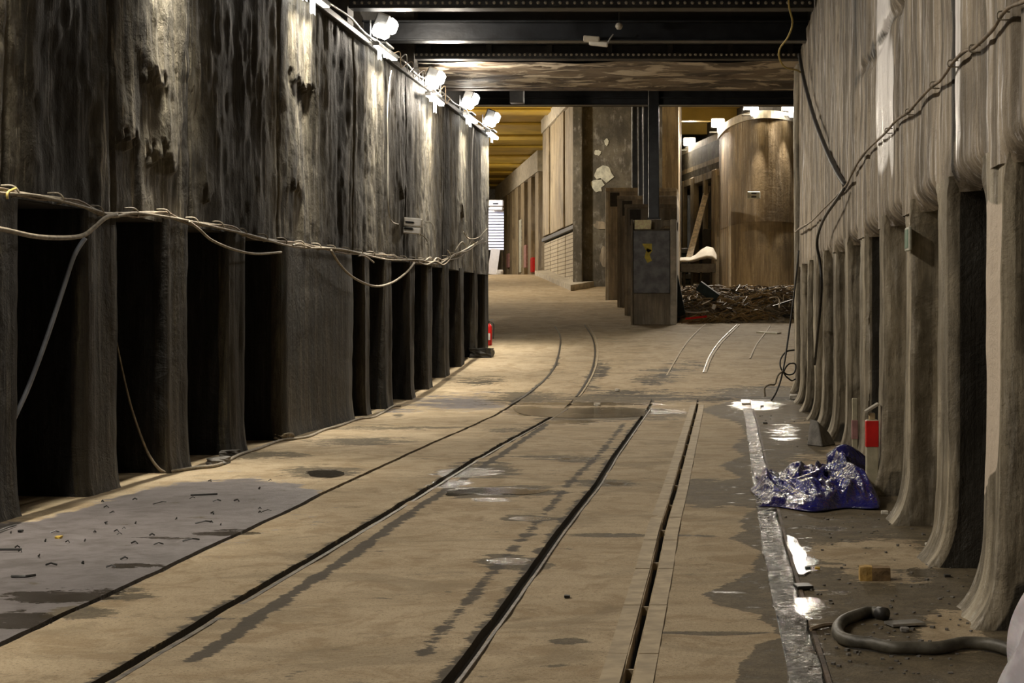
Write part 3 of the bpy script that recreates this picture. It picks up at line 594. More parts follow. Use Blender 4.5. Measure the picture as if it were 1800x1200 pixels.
# right branch curved wall
cp = [(-6, 86), (-3.9, 78), (-1.83, 69), (-.55, 63.6), (-.02, 61.4), (.12, 59.6), (.3, 58), (.6, 56.5), (1.0, 55.4), (1.45, 54.9), (1.95, 55.1), (2.45, 55.9), (3.2, 57.8), (4.2, 60.5), (6.5, 68)]
def dens(p, n=4):
    q = catmull([Vector((a[0], a[1], 0)) for a in p], n); return [(a.x, a.y) for a in q]
wc = E('wall_right_branch', (0, 0, 0), kind='structure')
curve = dens(cp[4:]); straight = cp[:5]
prism_wall('curved_face', curve, -.5, 6.3, MAT['far_concrete'], .5, wc, 1)
o = prism_wall('curved_face_upper', [(a - .0, b_ - .06) for a, b_ in curve], 2.95, 6.25, concrete_wall('brown_stained_curved_wall', (.24, .175, .095), (.12, .085, .045), (.50, .42, .30), attrs=False), .3, wc, 1)
prism_wall('coping', [(a - .05, b_ - .18) for a, b_ in curve], 6.25, 6.5, MAT['concrete_ledge'], .8, wc, 1)
prism_wall('coping', [(a + .05, b_ - .15) for a, b_ in straight], 6.25, 6.5, MAT['concrete_ledge'], .8, wc, 1)
prism_wall('recess_back', [(a + .7, b_ + .3) for a, b_ in straight], -.5, 6.3, MAT['median'], .4, wc, 1)
prism_wall('frieze', straight, 5.2, 6.25, MAT['median'], .7, wc, 1)
prism_wall('lintel_band', [(a + .0, b_ - .05) for a, b_ in straight], 5.45, 5.62, MAT['far_concrete'], .5, wc, 1)
prism_wall('lintel_band', [(a + .0, b_ - .05) for a, b_ in straight], 4.95, 5.2, MAT['far_concrete'], .5, wc, 1)
prism_wall('upper_setback', [(a + 1.2, b_ + 1.2) for a, b_ in cp], 6.3, 7.9, MAT['ceiling'], .3, wc, 1)
for px_, w_ in ((1262, 12), (1241, 6), (1222, 9), (1203, 7), (1190, 5)):
    best = None
    for s_ in np.linspace(0, 1, 400):
        k = s_ * (len(straight) - 1); i = min(int(k), len(straight) - 2); p = between(straight[i], straight[i + 1], k - i)
        e_ = abs(CX + F * p[0] / p[1] - px_)
        if best is None or e_ < best[0]: best = (e_, p, s_)
    p = best[1]; wd = w_ * p[1] / F * 2.2
    bevel(MB().box((p[0] - .02, p[1] + .3, 2.3), (wd * .55, wd, 5.8), Euler((0, 0, R(18)))).build('wall_post', MAT['far_concrete'], wc), .03)
# right outer wall behind the near wall, closes the side
MB().b2(6.4, 6.6, 31, 70, -1.5, 8).build('wall_side_right', MAT['void'])['kind'] = 'structure'
MB().b2(3.0, 6.5, 31.0, 31.2, -1.6, 8).build('wall_return_right', MAT['void'])['kind'] = 'structure'

# stepped concrete blocks of the median nose
def block(name, px0, px1, ptop, Y, label, dep=2.2, mat='block', zb=None):
    x0 = (px0 - CX) * Y / F; x1 = (px1 - CX) * Y / F; zt = (CY - ptop) * Y / F; zb = FLZ(0, Y) - .05 if zb is None else zb
    e = E(name, ((x0 + x1) / 2, Y, zb), label, 'block', 'stepped blocks of the median nose'); return e, x0, x1, zt, zb
e, x0, x1, zt, zb = block('concrete_block', 1110, 1189, 385, 45, 'frontmost stepped concrete block with dark plate and yellow mark, nearest the tracks')
s45 = 45 / F
bevel(MB().b2(x0, x1 - .14, 45.06, 46.9, zb, (CY - 403) * s45).build('body', MAT['block'], e), .03)
bevel(MB().b2(x0 + .05, x1 - .17, 45.0, 45.07, (CY - 515) * s45, (CY - 405) * s45).build('dark_plate', MAT['plate'], e), .01)
bevel(MB().b2(x0 - .02, x0 + .04, 44.97, 45.5, zb, zt).build('edge_post', MAT['block'], e), .015)
bevel(MB().b2(x1 - .16, x1, 44.95, 46.9, zb, zt).build('edge_post', MAT['concrete_ledge'], e), .02)
bevel(MB().b2(x0, x1, 45.5, 46.9, (CY - 403) * s45, zt).build('top_frame', MAT['block'], e), .02)
mk = MB(); q = lambda px, py: ((px - CX) * s45, 44.994, (CY - py) * s45)
for poly in ([(1129, 428), (1146, 428), (1146, 440), (1140, 444), (1134, 438)], [(1137, 436), (1147, 440), (1142, 448), (1146, 458), (1138, 462), (1133, 452)]):
    a = [q(*p_) for p_ in poly]; bk = [(p_[0], 45.0, p_[2]) for p_ in a]; n = len(a)
    mk.add(a + bk, [tuple(range(n)), tuple(range(n, 2 * n))[::-1]] + [(i, (i + 1) % n, n + (i + 1) % n, n + i) for i in range(n)])
mk.build('yellow_mark', MAT['yellow_mark'], e)
o = bevel(MB().b2((1115 - CX) * s45, (1144 - CX) * s45, 45.08, 45.38, (CY - 402.5) * s45, (CY - 386) * s45).build('timber_block', MAT['orange_block']), .01); tag(o, 'orange timber block sitting on top of the plated concrete block', 'block')
o = MB().lathe([(.03, 0), (.16, .02), (.13, .07), (.05, .10)], ((1170 - CX) * s45, 45.25, (CY - 402.8) * s45), 9).build('rubble_lump', MAT['far_concrete']); tag(o, 'small pale rubble lump right of the orange timber block', 'stone')
for (a, c, tp, Y, lab) in ((1100, 1190, 362, 48.3, 'second stepped concrete block, low dark top strip behind the plated block'), (1087, 1190, 347, 51.6, 'third stepped concrete block, taller, behind the second one'), (1066, 1190, 333, 55.0, 'rearmost and tallest stepped concrete block with an open pocket at its top left')):
    e, x0, x1, zt, zb = block('concrete_block', a, c, tp, Y, lab)
    bevel(MB().b2(x0, x1, Y, Y + 2.6, zb, zt).build('body', MAT['block'], e), .04)
    bevel(MB().b2(x0 - .03, x0 + .06, Y - .05, Y + .3, zb, zt + .02).build('edge_post', MAT['concrete_ledge'] if Y > 52 else MAT['block'], e), .015)
    bevel(MB().b2(x0 - .04, x1, Y - .08, Y + 2.6, zt - .06, zt + .05).build('cap', MAT['block'], e), .02)
    MB().b2(x0 + .12, x0 + .42, Y - .02, Y + .02, zt - .55, zt - .1).build('pocket', MAT['void'], e)
# steel columns on the blocks
def column(px0, px1, Y, pbot, label, mat='black_steel', nfl=1):
    x0 = (px0 - CX) * Y / F; x1 = (px1 - CX) * Y / F; zb = (CY - pbot) * Y / F; zt = 9.0 if Y > 50 else 5.6
    zt = min(zt, 7.6 if Y > 50 else 4.72 + .3)
    e = E('steel_column', ((x0 + x1) / 2, Y, zb), label, 'column', 'steel columns on the stepped blocks'); w_ = x1 - x0
    bevel(MB().b2(x0, x1, Y, Y + .03, zb, zt).build('front_flange', MAT[mat], e), .006)
    bevel(MB().b2(x0, x1, Y + .3, Y + .33, zb, zt).build('rear_flange', MAT[mat], e), .006)
    MB().b2((x0 + x1) / 2 - .01, (x0 + x1) / 2 + .01, Y + .03, Y + .3, zb, zt).build('web', MAT[mat], e)
    bevel(MB().b2(x0 - .05, x1 + .05, Y - .05, Y + .38, zb, zb + .04).build('base_plate', MAT[mat], e), .006)
def col2(px0, px1, Y, pbot, ztop, label):
    x0 = (px0 - CX) * Y / F; x1 = (px1 - CX) * Y / F; zb = (CY - pbot) * Y / F
    e = E('steel_column', ((x0 + x1) / 2, Y, zb), label, 'column', 'steel columns on the stepped blocks')
    for (nm, ya, yb) in (('front_flange', Y, Y + .03), ('rear_flange', Y + .3, Y + .33)): bevel(MB().b2(x0, x1, ya, yb, zb, ztop).build(nm, MAT['black_steel'], e), .006)
    MB().b2((x0 + x1) / 2 - .01, (x0 + x1) / 2 + .01, Y + .03, Y + .3, zb, ztop).build('web', MAT['black_steel'], e)
    bevel(MB().b2(x0 - .05, x1 + .05, Y - .05, Y + .38, zb, zb + .04).build('base_plate', MAT['black_steel'], e), .006)
    bevel(MB().b2(x0 - .03, x0, Y - .01, Y + .34, zb, ztop).build('bright_edge', MAT['galv'], e), .004)
col2(1141, 1158, 45.85, 385, 6.12, 'widest black steel column, right and front of the row, on the plated block')
col2(1132, 1139, 49.0, 362, 6.8, 'second black steel column, standing on the second stepped block')
col2(1123, 1129, 52.4, 347, 7.3, 'third black steel column, standing on the third stepped block')
col2(1112, 1120, 55.8, 333, 7.8, 'rearmost black steel column, leftmost of the row, on the tallest block')
MB().b2(-1.95, -1.4, 58, 62.6, -1, 8.4).build('wall_pillar', MAT['far_concrete'])['kind'] = 'structure'

# ------------------------------------------------------------------ flood lamps
def spot(name, loc, target, power, ang, blend, size, parent, col=WARM):
    l = bpy.data.lights.new(name, 'SPOT'); l.energy = power; l.spot_size = R(ang); l.spot_blend = blend; l.shadow_soft_size = size; l.color = col
    o = bpy.data.objects.new(name, l); C.objects.link(o); o.location = loc
    o.rotation_euler = (Vector(target) - Vector(loc)).to_track_quat('-Z', 'Y').to_euler()
    if parent: o.parent = parent; o.matrix_parent_inverse = Matrix.Translation(-parent.location)
    return o
def point(name, loc, power, size, parent, col=WARM):
    l = bpy.data.lights.new(name, 'POINT'); l.energy = power; l.shadow_soft_size = size; l.color = col
    o = bpy.data.objects.new(name, l); C.objects.link(o); o.location = loc
    if parent: o.parent = parent; o.matrix_parent_inverse = Matrix.Translation(-parent.location)
    return o
def lamp(y, x, z, dirx, label, grp, detail=True, wash=True, main=P_MAIN, tgt=None):
    e = E('flood_lamp', (x, y, z), label, 'lamp', grp)
    s = dirx
    rot = Euler((0, R(20) * s, 0))
    bevel(MB().box((x, y, z + .32), (.20, .46, .30), rot, .02).build('housing', MAT['galv'], e), .005)
    MB().box((x + s * .13, y, z + .30), (.10, .38, .22), rot, .045).build('lens', MAT['glow'], e, True)
    MB().box((x + s * .02, y - .28, z + .18), (.26, .13, .20), rot, .045).build('side_lens', MAT['glow'], e, True)
    b = MB(); b.tube([(x - s * .15, y - .25, z + .02), (x - s * .15, y - .25, z + .35)], .015, 6, False); b.tube([(x - s * .15, y + .25, z + .02), (x - s * .15, y + .25, z + .35)], .015, 6, False); b.b2(x - .2, x + .1, y - .3, y + .3, z, z + .025)
    b.build('bracket', MAT['galv'], e)
    if wash:
        bevel(MB().b2(XL + .10, XL + .20, y - .75, y + .75, z - .10, z - .04).build('wall_wash_bar', MAT['galv'], e), .01)
        MB().b2(XL + .11, XL + .19, y - .7, y + .7, z - .112, z - .10).build('tube', MAT['glow'], e)
        l = bpy.data.lights.new('wash_light', 'AREA'); l.shape = 'RECTANGLE'; l.size = 1.05; l.size_y = .06; l.spread = R(62); l.energy = P_WASH; l.color = (1, .92, .78)
        o = bpy.data.objects.new('wash_light', l); C.objects.link(o); o.location = (XL + .15, y, z - .12)
        o.rotation_euler = Euler((0, R(-0), R(0)))
        q = Vector((-.10, 0, -1)).to_track_quat('-Z', 'Y'); o.rotation_euler = (Matrix.Rotation(0, 3, 'X') @ q.to_matrix()).to_euler()
        # long side of the bar runs along the wall
        zax = Vector((.10, 0, 1)).normalized(); xax = Vector((0, 1, 0)); yax = zax.cross(xax); o.rotation_euler = Matrix((xax, yax, zax)).transposed().to_euler()
        o.parent = e; o.matrix_parent_inverse = Matrix.Translation(-e.location)
        if detail:
            rnd = random.Random(int(y * 10))
            for k in range(2):
                yy = y - .5 + k * .42; h = .14 + rnd.random() * .16; b = MB()
                v = [(XL + .13 + .02 * math.sin(i * 2.1), yy + i * .05, z - .02 - (h * (0 if j == 0 else 1)) * (1 - .1 * (i % 2))) for j in (0, 1) for i in range(5)]
                b.add(v, [(i, i + 1, i + 6, i + 5) for i in range(4)]); o = b.build('plastic_flap', MAT['flap'], e)
                sd = o.modifiers.new('solid', 'SOLIDIFY'); sd.thickness = .003
    if main:
        t_ = tgt or (x + s * 5.2, y, -1.5)
        spot('flood_light', (x + s * .35, y, z + .3), t_, main, 116, .8, .12, e)
        point('stray_light', (x + s * .30, y - .05, z + (.06 if y == 30.3 else .28)), {30.3: 240, 25.8: 150}.get(y, P_FILL), .10, e)
    return e
names = {21.2: 'lit flood lamp cut by the top edge of the photo, left wall ledge', 25.8: 'second lit flood lamp on the left wall ledge, above the white hanging wire', 30.3: 'third lit flood lamp on the left wall ledge, left of the peeling slab', 34.6: 'fourth lit flood lamp on the left wall ledge, below the lintel girder', 37.9: 'last lit flood lamp of the left wall ledge, beside the yellow ceiling'}
for i, y in enumerate(LEFT_LAMPS):
    lamp(y, XL + .12, 4.03 - (.16 if y == 30.3 else 0), 1, names.get(y, 'unseen flood lamp on the left wall ledge, number %s towards the photo from behind' % ('one', 'two', 'three', 'four', 'five')[min(i, 4)]), 'flood lamps along the left wall', y > 15, True)
RL = [(1212, 258, 67.0, 'farthest lit flood lamp of the right branch, leftmost above the dark recesses'), (1262, 232, 60.4, 'second lit flood lamp of the right branch, at the corner of the curved wall'), (1320, 203, 55.1, 'third lit flood lamp of the right branch, above the pale box on the curved wall'), (1387, 206, 55.4, 'lit flood lamp at the far right of the curved wall, beside the near wall')]
for px_, py_, Y, lab in RL:
    x = (px_ - CX) * Y / F; z = 6.36
    e = E('flood_lamp', (x, Y - .1, z), lab, 'lamp', 'flood lamps of the right branch')
    bevel(MB().box((x, Y - .05, z + .35), (.5, .22, .34), None, .02).build('housing', MAT['galv'], e), .005)
    MB().box((x, Y - .2, z + .34), (.46, .10, .30), None, .045).build('lens', MAT['glow'], e, True)
    MB().box((x + .12, Y - .22, z + .08), (.28, .12, .22), None, .04).build('side_lens', MAT['glow'], e, True)
    MB().b2(x - .3, x + .3, Y - .25, Y + .1, z, z + .03).build('bracket', MAT['galv'], e)
    spot('flood_light', (x, Y - .6, z + .35), (x - 1.5, Y - 9, -.3), 1250, 130, .7, .12, e)
    spot('wash_light', (x, Y - .5, z - .15), (x, Y + .15, z - 5), 420, 42, .8, .05, e)
    point('stray_light', (x, Y - .7, z + .4), 60, .12, e, (1, .86, .62))
# lamps of the left branch, out of view behind the near wall
for i, (x, y) in enumerate(((-7.2, 46), (-9.5, 58), (-12.5, 70), (-15.5, 82), (-19, 95))):
    e = E('flood_lamp', (x, y, 6.4), ('first', 'second', 'third', 'fourth', 'fifth')[i] + ' flood lamp up the outer wall of the left branch, hidden', 'lamp', 'flood lamps of the left branch')
    bevel(MB().box((x, y, 6.7), (.22, .46, .34), None, .02).build('housing', MAT['galv'], e), .005)
    MB().box((x + .14, y, 6.7), (.10, .40, .28), None, .045).build('lens', MAT['glow'], e, True)
    spot('flood_light', (x + .4, y, 6.7), (x + 6, y - .5, 2.5), 1500, 150, .6, .12, e)
    point('stray_light', (x + .8, y, 6.6), 210, .12, e, (1, .84, .5))

# ------------------------------------------------------------------ rails and floor fittings
def ribbon(name, pts, w_, h, mat, label, cat='rail', group=None, sub=4, parent=None):
    pts = catmull([Vector(p) for p in pts], sub); v = []; n = len(pts)
    for i, p in enumerate(pts):
        t_ = pts[min(i + 1, n - 1)] - pts[max(i - 1, 0)]; t_.z = 0; t_.normalize(); a = Vector((t_.y, -t_.x, 0)) * w_ / 2
        z = FLZ(p.x, p.y)
        for q in (p - a, p + a):
            v.append((q.x, q.y, z - .03))
        for q in (p + a * .9, p - a * .9): v.append((q.x, q.y, z + h))
    f = []
    for i in range(n - 1):
        for k in range(4): f.append((4 * i + k, 4 * i + (k + 1) % 4, 4 * i + 4 + (k + 1) % 4, 4 * i + 4 + k))
    f += [(3, 2, 1, 0), (4 * n - 4, 4 * n - 3, 4 * n - 2, 4 * n - 1)]
    o = MB().add(v, f).build(name, mat, parent)
    if not parent: tag(o, label, cat, group)
    return o
def Lpts(L, y0, y1, off, n=14): return [(float(LX(L, y)) + off, y, 0) for y in np.linspace(y0, y1, n)]
ribbon('rail', Lpts(L_left, 4.5, 26.6, .052), .03, .004, MAT['rail_steel'], 'wet steel rail edge along the leftmost dark groove of the tracks', 'rail')
ribbon('rail', Lpts(L_mid, 4.5, 26.6, .042), .018, .006, MAT['rail_steel'], 'thin steel rail edge right of the dark groove in the middle of the floor', 'rail')
ribbon('rail', Lpts(L_gut, 4.5, 26.6, .085), .022, .004, MAT['rust'], 'rusty rail edge along the right bank of the glinting water channel', 'rail')
e = E('conduit_slot', (0, 0, -1.5), 'narrow black slot with pale jointed edge plates, right of the middle groove', 'slot')
for side in (-1, 1):
    y = 5.0; rnd = random.Random(3 + side)
    while y < 27.5:
        L_ = 1.25; y2 = min(y + L_, 27.7)
        pts = [(float(LX(L_slot, yy)) + side * (.018 + .05), yy, 0) for yy in np.linspace(y + .01, y2 - .01, 4)]
        ribbon('edge_plate', pts, .095, .004 + rnd.random() * .002, MAT['lip'], None, parent=e, sub=1); y = y2
for k in range(14):
    y = 5.7 + k * 1.55; x = float(LX(L_slot, y)); MB().b2(x - .0175, x + .0175, y, y + .02, -1.56, -1.515).build('spacer', MAT['lip'], e)
# rails of the ramp, curving into the two branches
def fp(l): return [onfloor(*p) for p in l]
RG = 'curved rails on the ramp'
ribbon('rail', fp([(895, 712), (930, 690), (962, 663), (978, 637), (985, 605), (984, 588), (976, 574)]), .045, .006, MAT['groove'], 'leftmost curved black rail line climbing towards the left branch', 'rail', RG)
ribbon('rail', fp([(1013, 697), (1030, 672), (1042, 645), (1046, 617), (1041, 592), (1028, 571)]), .04, .006, MAT['groove'], 'second curved dark rail line climbing towards the left branch', 'rail', RG)
ribbon('rail', fp([(1018, 697), (1035, 672), (1047, 645), (1051, 617), (1046, 592), (1033, 571)]), .035, .008, MAT['lip'], 'thin steel edge hugging the second curved rail line', 'rail', RG)
ribbon('rail', fp([(1172, 660), (1190, 628), (1207, 602), (1228, 580), (1240, 570)]), .035, .006, MAT['lip'], 'faint rail line left of the yellowish one, heading for the rubble', 'rail', RG)
ribbon('rail', fp([(1240, 655), (1250, 628), (1268, 602), (1290, 580), (1300, 570)]), .05, .008, MAT['lip'], 'pale straight rail line heading to the rubble pile', 'rail', RG)
ribbon('rail', fp([(1236, 655), (1246, 628), (1263, 602), (1285, 580), (1296, 570)]), .025, .008, MAT['groove'], 'thin black joint beside the pale straight rail line', 'rail', RG)
ribbon('rail', fp([(1318, 630), (1330, 605), (1345, 585), (1354, 572)]), .035, .006, MAT['lip'], 'faint rail line nearest the right wall on the ramp', 'rail', RG)
ribbon('timber_strip', fp([(1334, 584), (1352, 585), (1370, 586)]), .22, .02, MAT['post_wood'], 'pale flat strip lying across the ramp before the rubble', 'strip')
MB().b2(-5.1, 1.2, 28.05, 28.45, -1.56, -1.485).build('trim_2', MAT['lip'])['kind'] = 'structure'
# water lying in the channel and on the floor
def puddle(pl, dz, label, name='puddle'):
    pts = [((px - CX) * (1.5 - dz) / (py - CY), F * (1.5 - dz) / (py - CY)) for px, py in pl]
    bm = MB(); n = len(pts); rnd = random.Random(int(abs(pts[0][0]) * 100))
    P = catmull([Vector((p[0], p[1], 0)) for p in pts + [pts[0]]], 4)[:-1]
    P = [(p.x + (rnd.random() - .5) * .03, p.y + (rnd.random() - .5) * .06) for p in P]
    o = bm.prism(P, -1.5 + dz - .004, -1.5 + dz).build(name, MAT['water']); return tag(o, label, 'puddle')
gp = [(float(LX(L_gut, y)) - .075, y) for y in np.linspace(4.6, 26.8, 60)] + [(float(LX(L_gut, y)) + .06, y) for y in np.linspace(26.8, 4.6, 60)]
rr_ = random.Random(5); gp = [(x + (rr_.random() - .5) * .03, y) for x, y in gp]
tag(MB().prism(gp, -1.51, -1.494).build('water_channel', MAT['stream']), 'long narrow water-filled channel with bright glints, right side of the track', 'puddle')
puddle([(540, 829), (560, 826), (598, 828), (606, 833), (580, 838), (548, 836)], .004, 'small oval puddle on the left slab mirroring the lamps')
puddle([(1382, 938), (1402, 946), (1416, 975), (1420, 1004), (1400, 1006), (1390, 975)], .006, 'pale mirror-like puddle just right of the water channel')
puddle([(1395, 1050), (1440, 1050), (1455, 1075), (1430, 1088), (1405, 1082)], .006, 'dark mirror puddle reflecting the piers, near the loose hose')
puddle([(900, 716), (980, 712), (1080, 712), (1130, 722), (1120, 732), (1010, 734), (920, 728)], .006, 'wide brown puddle across the tracks at the foot of the ramp')
puddle([(785, 863), (850, 857), (930, 860), (968, 861), (930, 868), (850, 868), (790, 870)], .005, 'long thin puddle between the left and middle rails')

# ------------------------------------------------------------------ cables of the left wall
def cable(name, pts, r, mat, label, cat='cable', group=None, n=7, sub=5):
    o = MB().tube(pts, r, n, True, sub).build(name, mat, None, True); return tag(o, label, cat, group)
XC = XL + .10
main = [(-60, 325), (0, 335), (60, 345), (130, 355), (175, 374), (200, 377), (235, 376), (285, 376), (330, 390), (400, 400), (440, 415), (520, 430), (600, 440), (680, 452), (740, 459), (770, 460), (800, 448), (825, 435), (848, 420)]
e = E('cable_bundle', atX(400, 400, XC), 'grey cable bundle with hooks running along the left wall above the recesses', 'cable')
MB().tube([atX(*p, XC) for p in main], .022, 7).build('main_cable', MAT['cable_grey'], e, True)
MB().tube([atX(p[0], p[1] + (4 if i % 2 else -2), XC + .03) for i, p in enumerate(main)], .013, 6).build('thin_cable', MAT['cable_grey'], e, True)
MB().tube([atX(p[0] + 6, p[1] + (-3 if i % 2 else 5), XC + .015) for i, p in enumerate(main)], .011, 6).build('thin_cable', MAT['bundle_brown'], e, True)
rnd = random.Random(4)
k = 0
Yc = 12.3
while Yc < 33:
    px_ = CX + F * XC / Yc; py_ = float(np.interp(px_, [p[0] for p in main], [p[1] for p in main])); c_ = atX(px_, py_, XC)
    MB().tube([c_ + Vector((-.08, 0, .05)), c_ + Vector((.0, .01, .05)), c_ + Vector((.035, .02, .015)), c_ + Vector((.025, .03, -.02)), c_ + Vector((-.02, .03, -.03))], .008, 5, True, 3).build('hook', MAT['cable_grey'], e, True)
    Yc += .85
for pl in ([(748, 458), (756, 452), (762, 458), (768, 453), (776, 458), (770, 463), (757, 462)], [(800, 440), (812, 425), (822, 434), (830, 422), (838, 430), (845, 415), (856, 402)], [(815, 408), (822, 418), (832, 420), (843, 416), (850, 408)]):
    MB().tube([atX(*p, XC + .03) for p in pl], .012, 6).build('loose_loop', MAT['cable_grey'], e, True)
cable('sagging_cable', [atX(*p, XC + .06) for p in [(-80, 392), (0, 402), (60, 415), (110, 418), (145, 414), (165, 400), (185, 383), (205, 377)]], .019, MAT['cable_grey'], 'thick grey cable sagging before the leftmost recess')
cable('hanging_cable', [at(150, 418, 13.9), at(130, 450, 13.85), at(110, 510, 13.7), at(80, 600, 13.4), at(50, 680, 13.2), at(25, 735, 13.0), at(0, 790, 12.9), at(-60, 900, 12.6)], .019, MAT['cable_blue'], 'pale blue cable hanging diagonally to the left edge of the photo')
cable('sagging_cable', [atX(*p, XC + .05) for p in [(333, 390), (350, 403), (372, 422), (410, 438), (450, 446), (494, 443)]], .014, MAT['cable_grey'], 'thin grey cable sagging between hooks, right of the second pier')
cable('sagging_cable', [atX(*p, XC + .05) for p in [(582, 440), (600, 468), (625, 490), (660, 503), (690, 496), (715, 478), (728, 462)]], .017, MAT['cable_grey'], 'sagging cable loop below the white box on the left wall')
cable('broken_cable', [atX(*p, XC + .05) for p in [(735, 460), (750, 465), (765, 459), (780, 465), (792, 452), (787, 440)]], .012, MAT['cable_grey'], 'short frayed cable end curling up right of the sagging loop')
cable('short_wire', [atX(*p, XC + .05) for p in [(515, 431), (525, 429), (545, 434)]], .012, MAT['cable_grey'], 'short pale wire end on the left wall bundle')
cable('short_wire', [atX(*p, XC + .06) for p in [(630, 450), (638, 449), (648, 454), (657, 461)]], .012, MAT['cable_grey'], 'short wire end sticking out under the bundle near the white wire')
cable('tie_wire', [atX(*p, XC + .05) for p in [(28, 331), (14, 338), (13, 350)]], .010, MAT['cable_yellow'], 'bent yellow tie wire at the left edge of the photo')
fc = [(205, 600), (215, 650), (232, 720), (255, 785), (272, 815), (288, 830)]
top = [at(x, y, 15.8 + (y - 600) * .0007) for x, y in fc[:-1]]
fl_c = [onfloor(*p) + Vector((0, 0, .012)) for p in [(288, 832), (310, 830), (345, 824), (385, 819), (420, 802), (455, 790), (490, 777), (520, 773), (545, 768), (570, 757), (600, 749), (630, 738), (655, 735), (675, 725), (690, 716), (705, 715)]]
cable('floor_cable', top + fl_c, lambda t: .007 + .012 * min(1, t * 3), MAT['cable_grey'], 'grey cable snaking along the foot of the left wall')
e = E('wire_and_box', atX(720, 396, XL + .1), 'white twin plastic box on the left wall fed by a hanging white wire', 'box')
Yb = atX(715, 396, XL).y
MB().tube([atX(*p, XL + .12) for p in [(688, 124), (684, 150), (681, 200), (682, 260), (682, 330), (684, 375), (690, 390), (700, 394)]], .009, 6).build('wire', MAT['cable_white'], e, True)
def tilt_box(cx, cy, w_, h_, dep, nm, mat, px_off=0):
    c_ = at(cx, cy, Yb - .15 - px_off); sc_ = c_.y / F
    return MB().box(c_, (w_ * sc_, dep, h_ * sc_), Euler((0, R(5), 0)), .018).build(nm, mat, e)
tilt_box(721, 390, 41, 15, .12, 'upper_shell', MAT['white_plastic']); tilt_box(719, 405, 41, 11, .10, 'lower_shell', MAT['white_plastic'])
tilt_box(720, 390.5, 17, 3.2, .02, 'slot', MAT['slot_black'], .07); tilt_box(718, 401.5, 17, 4, .02, 'slot', MAT['slot_black'], .06)
tilt_box(703, 393, 9, 10, .10, 'wire_gland', MAT['white_plastic'], .0)
MB().tube([at(747, 390, Yb - .1), at(756, 390, Yb - .1), at(762, 397, Yb - .1), at(763, 404, Yb - .1)], .012, 6).build('wire_stub', MAT['cable_white'], e, True)
MB().tube([at(738, 412, Yb - .1), at(746, 416, Yb - .1), at(751, 424, Yb - .05)], .010, 6).build('wire_stub', MAT['cable_grey'], e, True)
# conduits on the ledge
cable('ledge_conduit', [(XL + .1 + .02 * math.sin(y * 3), y, 4.05 + .02 * math.sin(y * 1.7)) for y in np.arange(14, 38.2, .6)], .018, MAT['galv'], 'shiny conduit along the top ledge of the left wall', 'conduit', None, 6, 2)
e = E('wire_tangle', (XL + .1, 28, 4), 'tangle of loose wires on the left wall ledge between the lamps', 'wire')
rnd = random.Random(11)
for k in range(9):
    y = 26.5 + k * .55; MB().tube([(XL + .14, y, 4.03), (XL + .2, y + .2, 4.03 + .1 * rnd.random()), (XL + .16, y + .5, 3.93 - .08 * rnd.random()), (XL + .2, y + .8, 4.0)], .009, 5, True, 4).build('wire', MAT['galv'] if k % 2 else MAT['bundle_brown'], e, True)

# ------------------------------------------------------------------ roof fittings
e = E('junction_box', at(1048, 72, 27.33), 'grimy white junction box with a bent bracket under the plain roof girder', 'box')
MB().box(at(1040, 69, 27.33), (.26, .14, .09), Euler((0, R(4), 0)), .012).build('box_body', MAT['concrete_ledge'], e)
MB().box(at(1052, 77, 27.33), (.30, .10, .07), Euler((0, R(6), 0)), .012).build('lid', MAT['white_cloth'], e)
MB().tube([at(1067, 79, 27.33), at(1072, 68, 27.33), at(1078, 60, 27.33)], .012, 6, False).build('bracket', MAT['galv'], e)
o = MB().lathe([(.005, -.055), (.035, -.05), (.055, -.02), (.06, .0), (.055, .02), (.035, .05), (.005, .055)], at(1088, 46, 27.15), 14).build('round_bulb', MAT['cable_white'], None, True); tag(o, 'small round off-white globe hanging under the roof girder', 'globe')
MB().tube([at(1088, 42, 27.15), at(1088, 20, 27.33), Vector((at(1088, 20, 27.33).x, 27.45, 4.72))], .008, 5, False).build('stem', MAT['cable_black'], o)
o.data.materials[0] = MAT['cable_white']
cable('hanging_wire', [at(1386, -12, 24), at(1387, 12, 24.1), at(1393, 40, 24.3), at(1385, 65, 24.6), at(1371, 85, 25), at(1370, 102, 25.3), at(1380, 118, 25.8), at(1400, 123, 26.2), at(1411, 130, 26.6)], .014, MAT['cable_yellow'], 'thin yellow wire looping down beside the top of the right wall', 'wire')
cable('hanging_hose', [at(1405, 95, 26.8), at(1410, 125, 26.5), at(1418, 160, 25.2), at(1432, 210, 23), at(1452, 262, 20.8), at(1470, 300, 19), at(1486, 326, 18.0)], .030, MAT['cable_black'], 'thick black hose hanging across the upper right wall', 'hose')
XCR = XRW - .05
rc = [(1830, -14), (1800, 2), (1775, 12), (1760, 28), (1745, 52), (1725, 72), (1710, 85), (1695, 90), (1675, 110), (1665, 125), (1652, 142), (1640, 150), (1620, 170), (1598, 195), (1575, 212), (1555, 235), (1530, 258), (1515, 275), (1500, 300), (1488, 325), (1470, 345), (1450, 365), (1425, 390), (1405, 402), (1398, 408)]
e = E('cable_bundle', atX(1600, 190, XCR), 'twisted dark cable bundle running down along the right wall above the recesses', 'cable')
for (dx, r_, m_) in ((0, .010, 'bundle_brown'), (1.0, .008, 'cable_black'), (-1.0, .007, 'bundle_brown')):
    MB().tube([atX(p[0] + dx * (1 if i % 2 else -1), p[1] + dx * (1 if i % 3 else -1), XCR + abs(dx) * .004) for i, p in enumerate(rc)], r_, 6).build('cable_strand', MAT[m_], e, True)
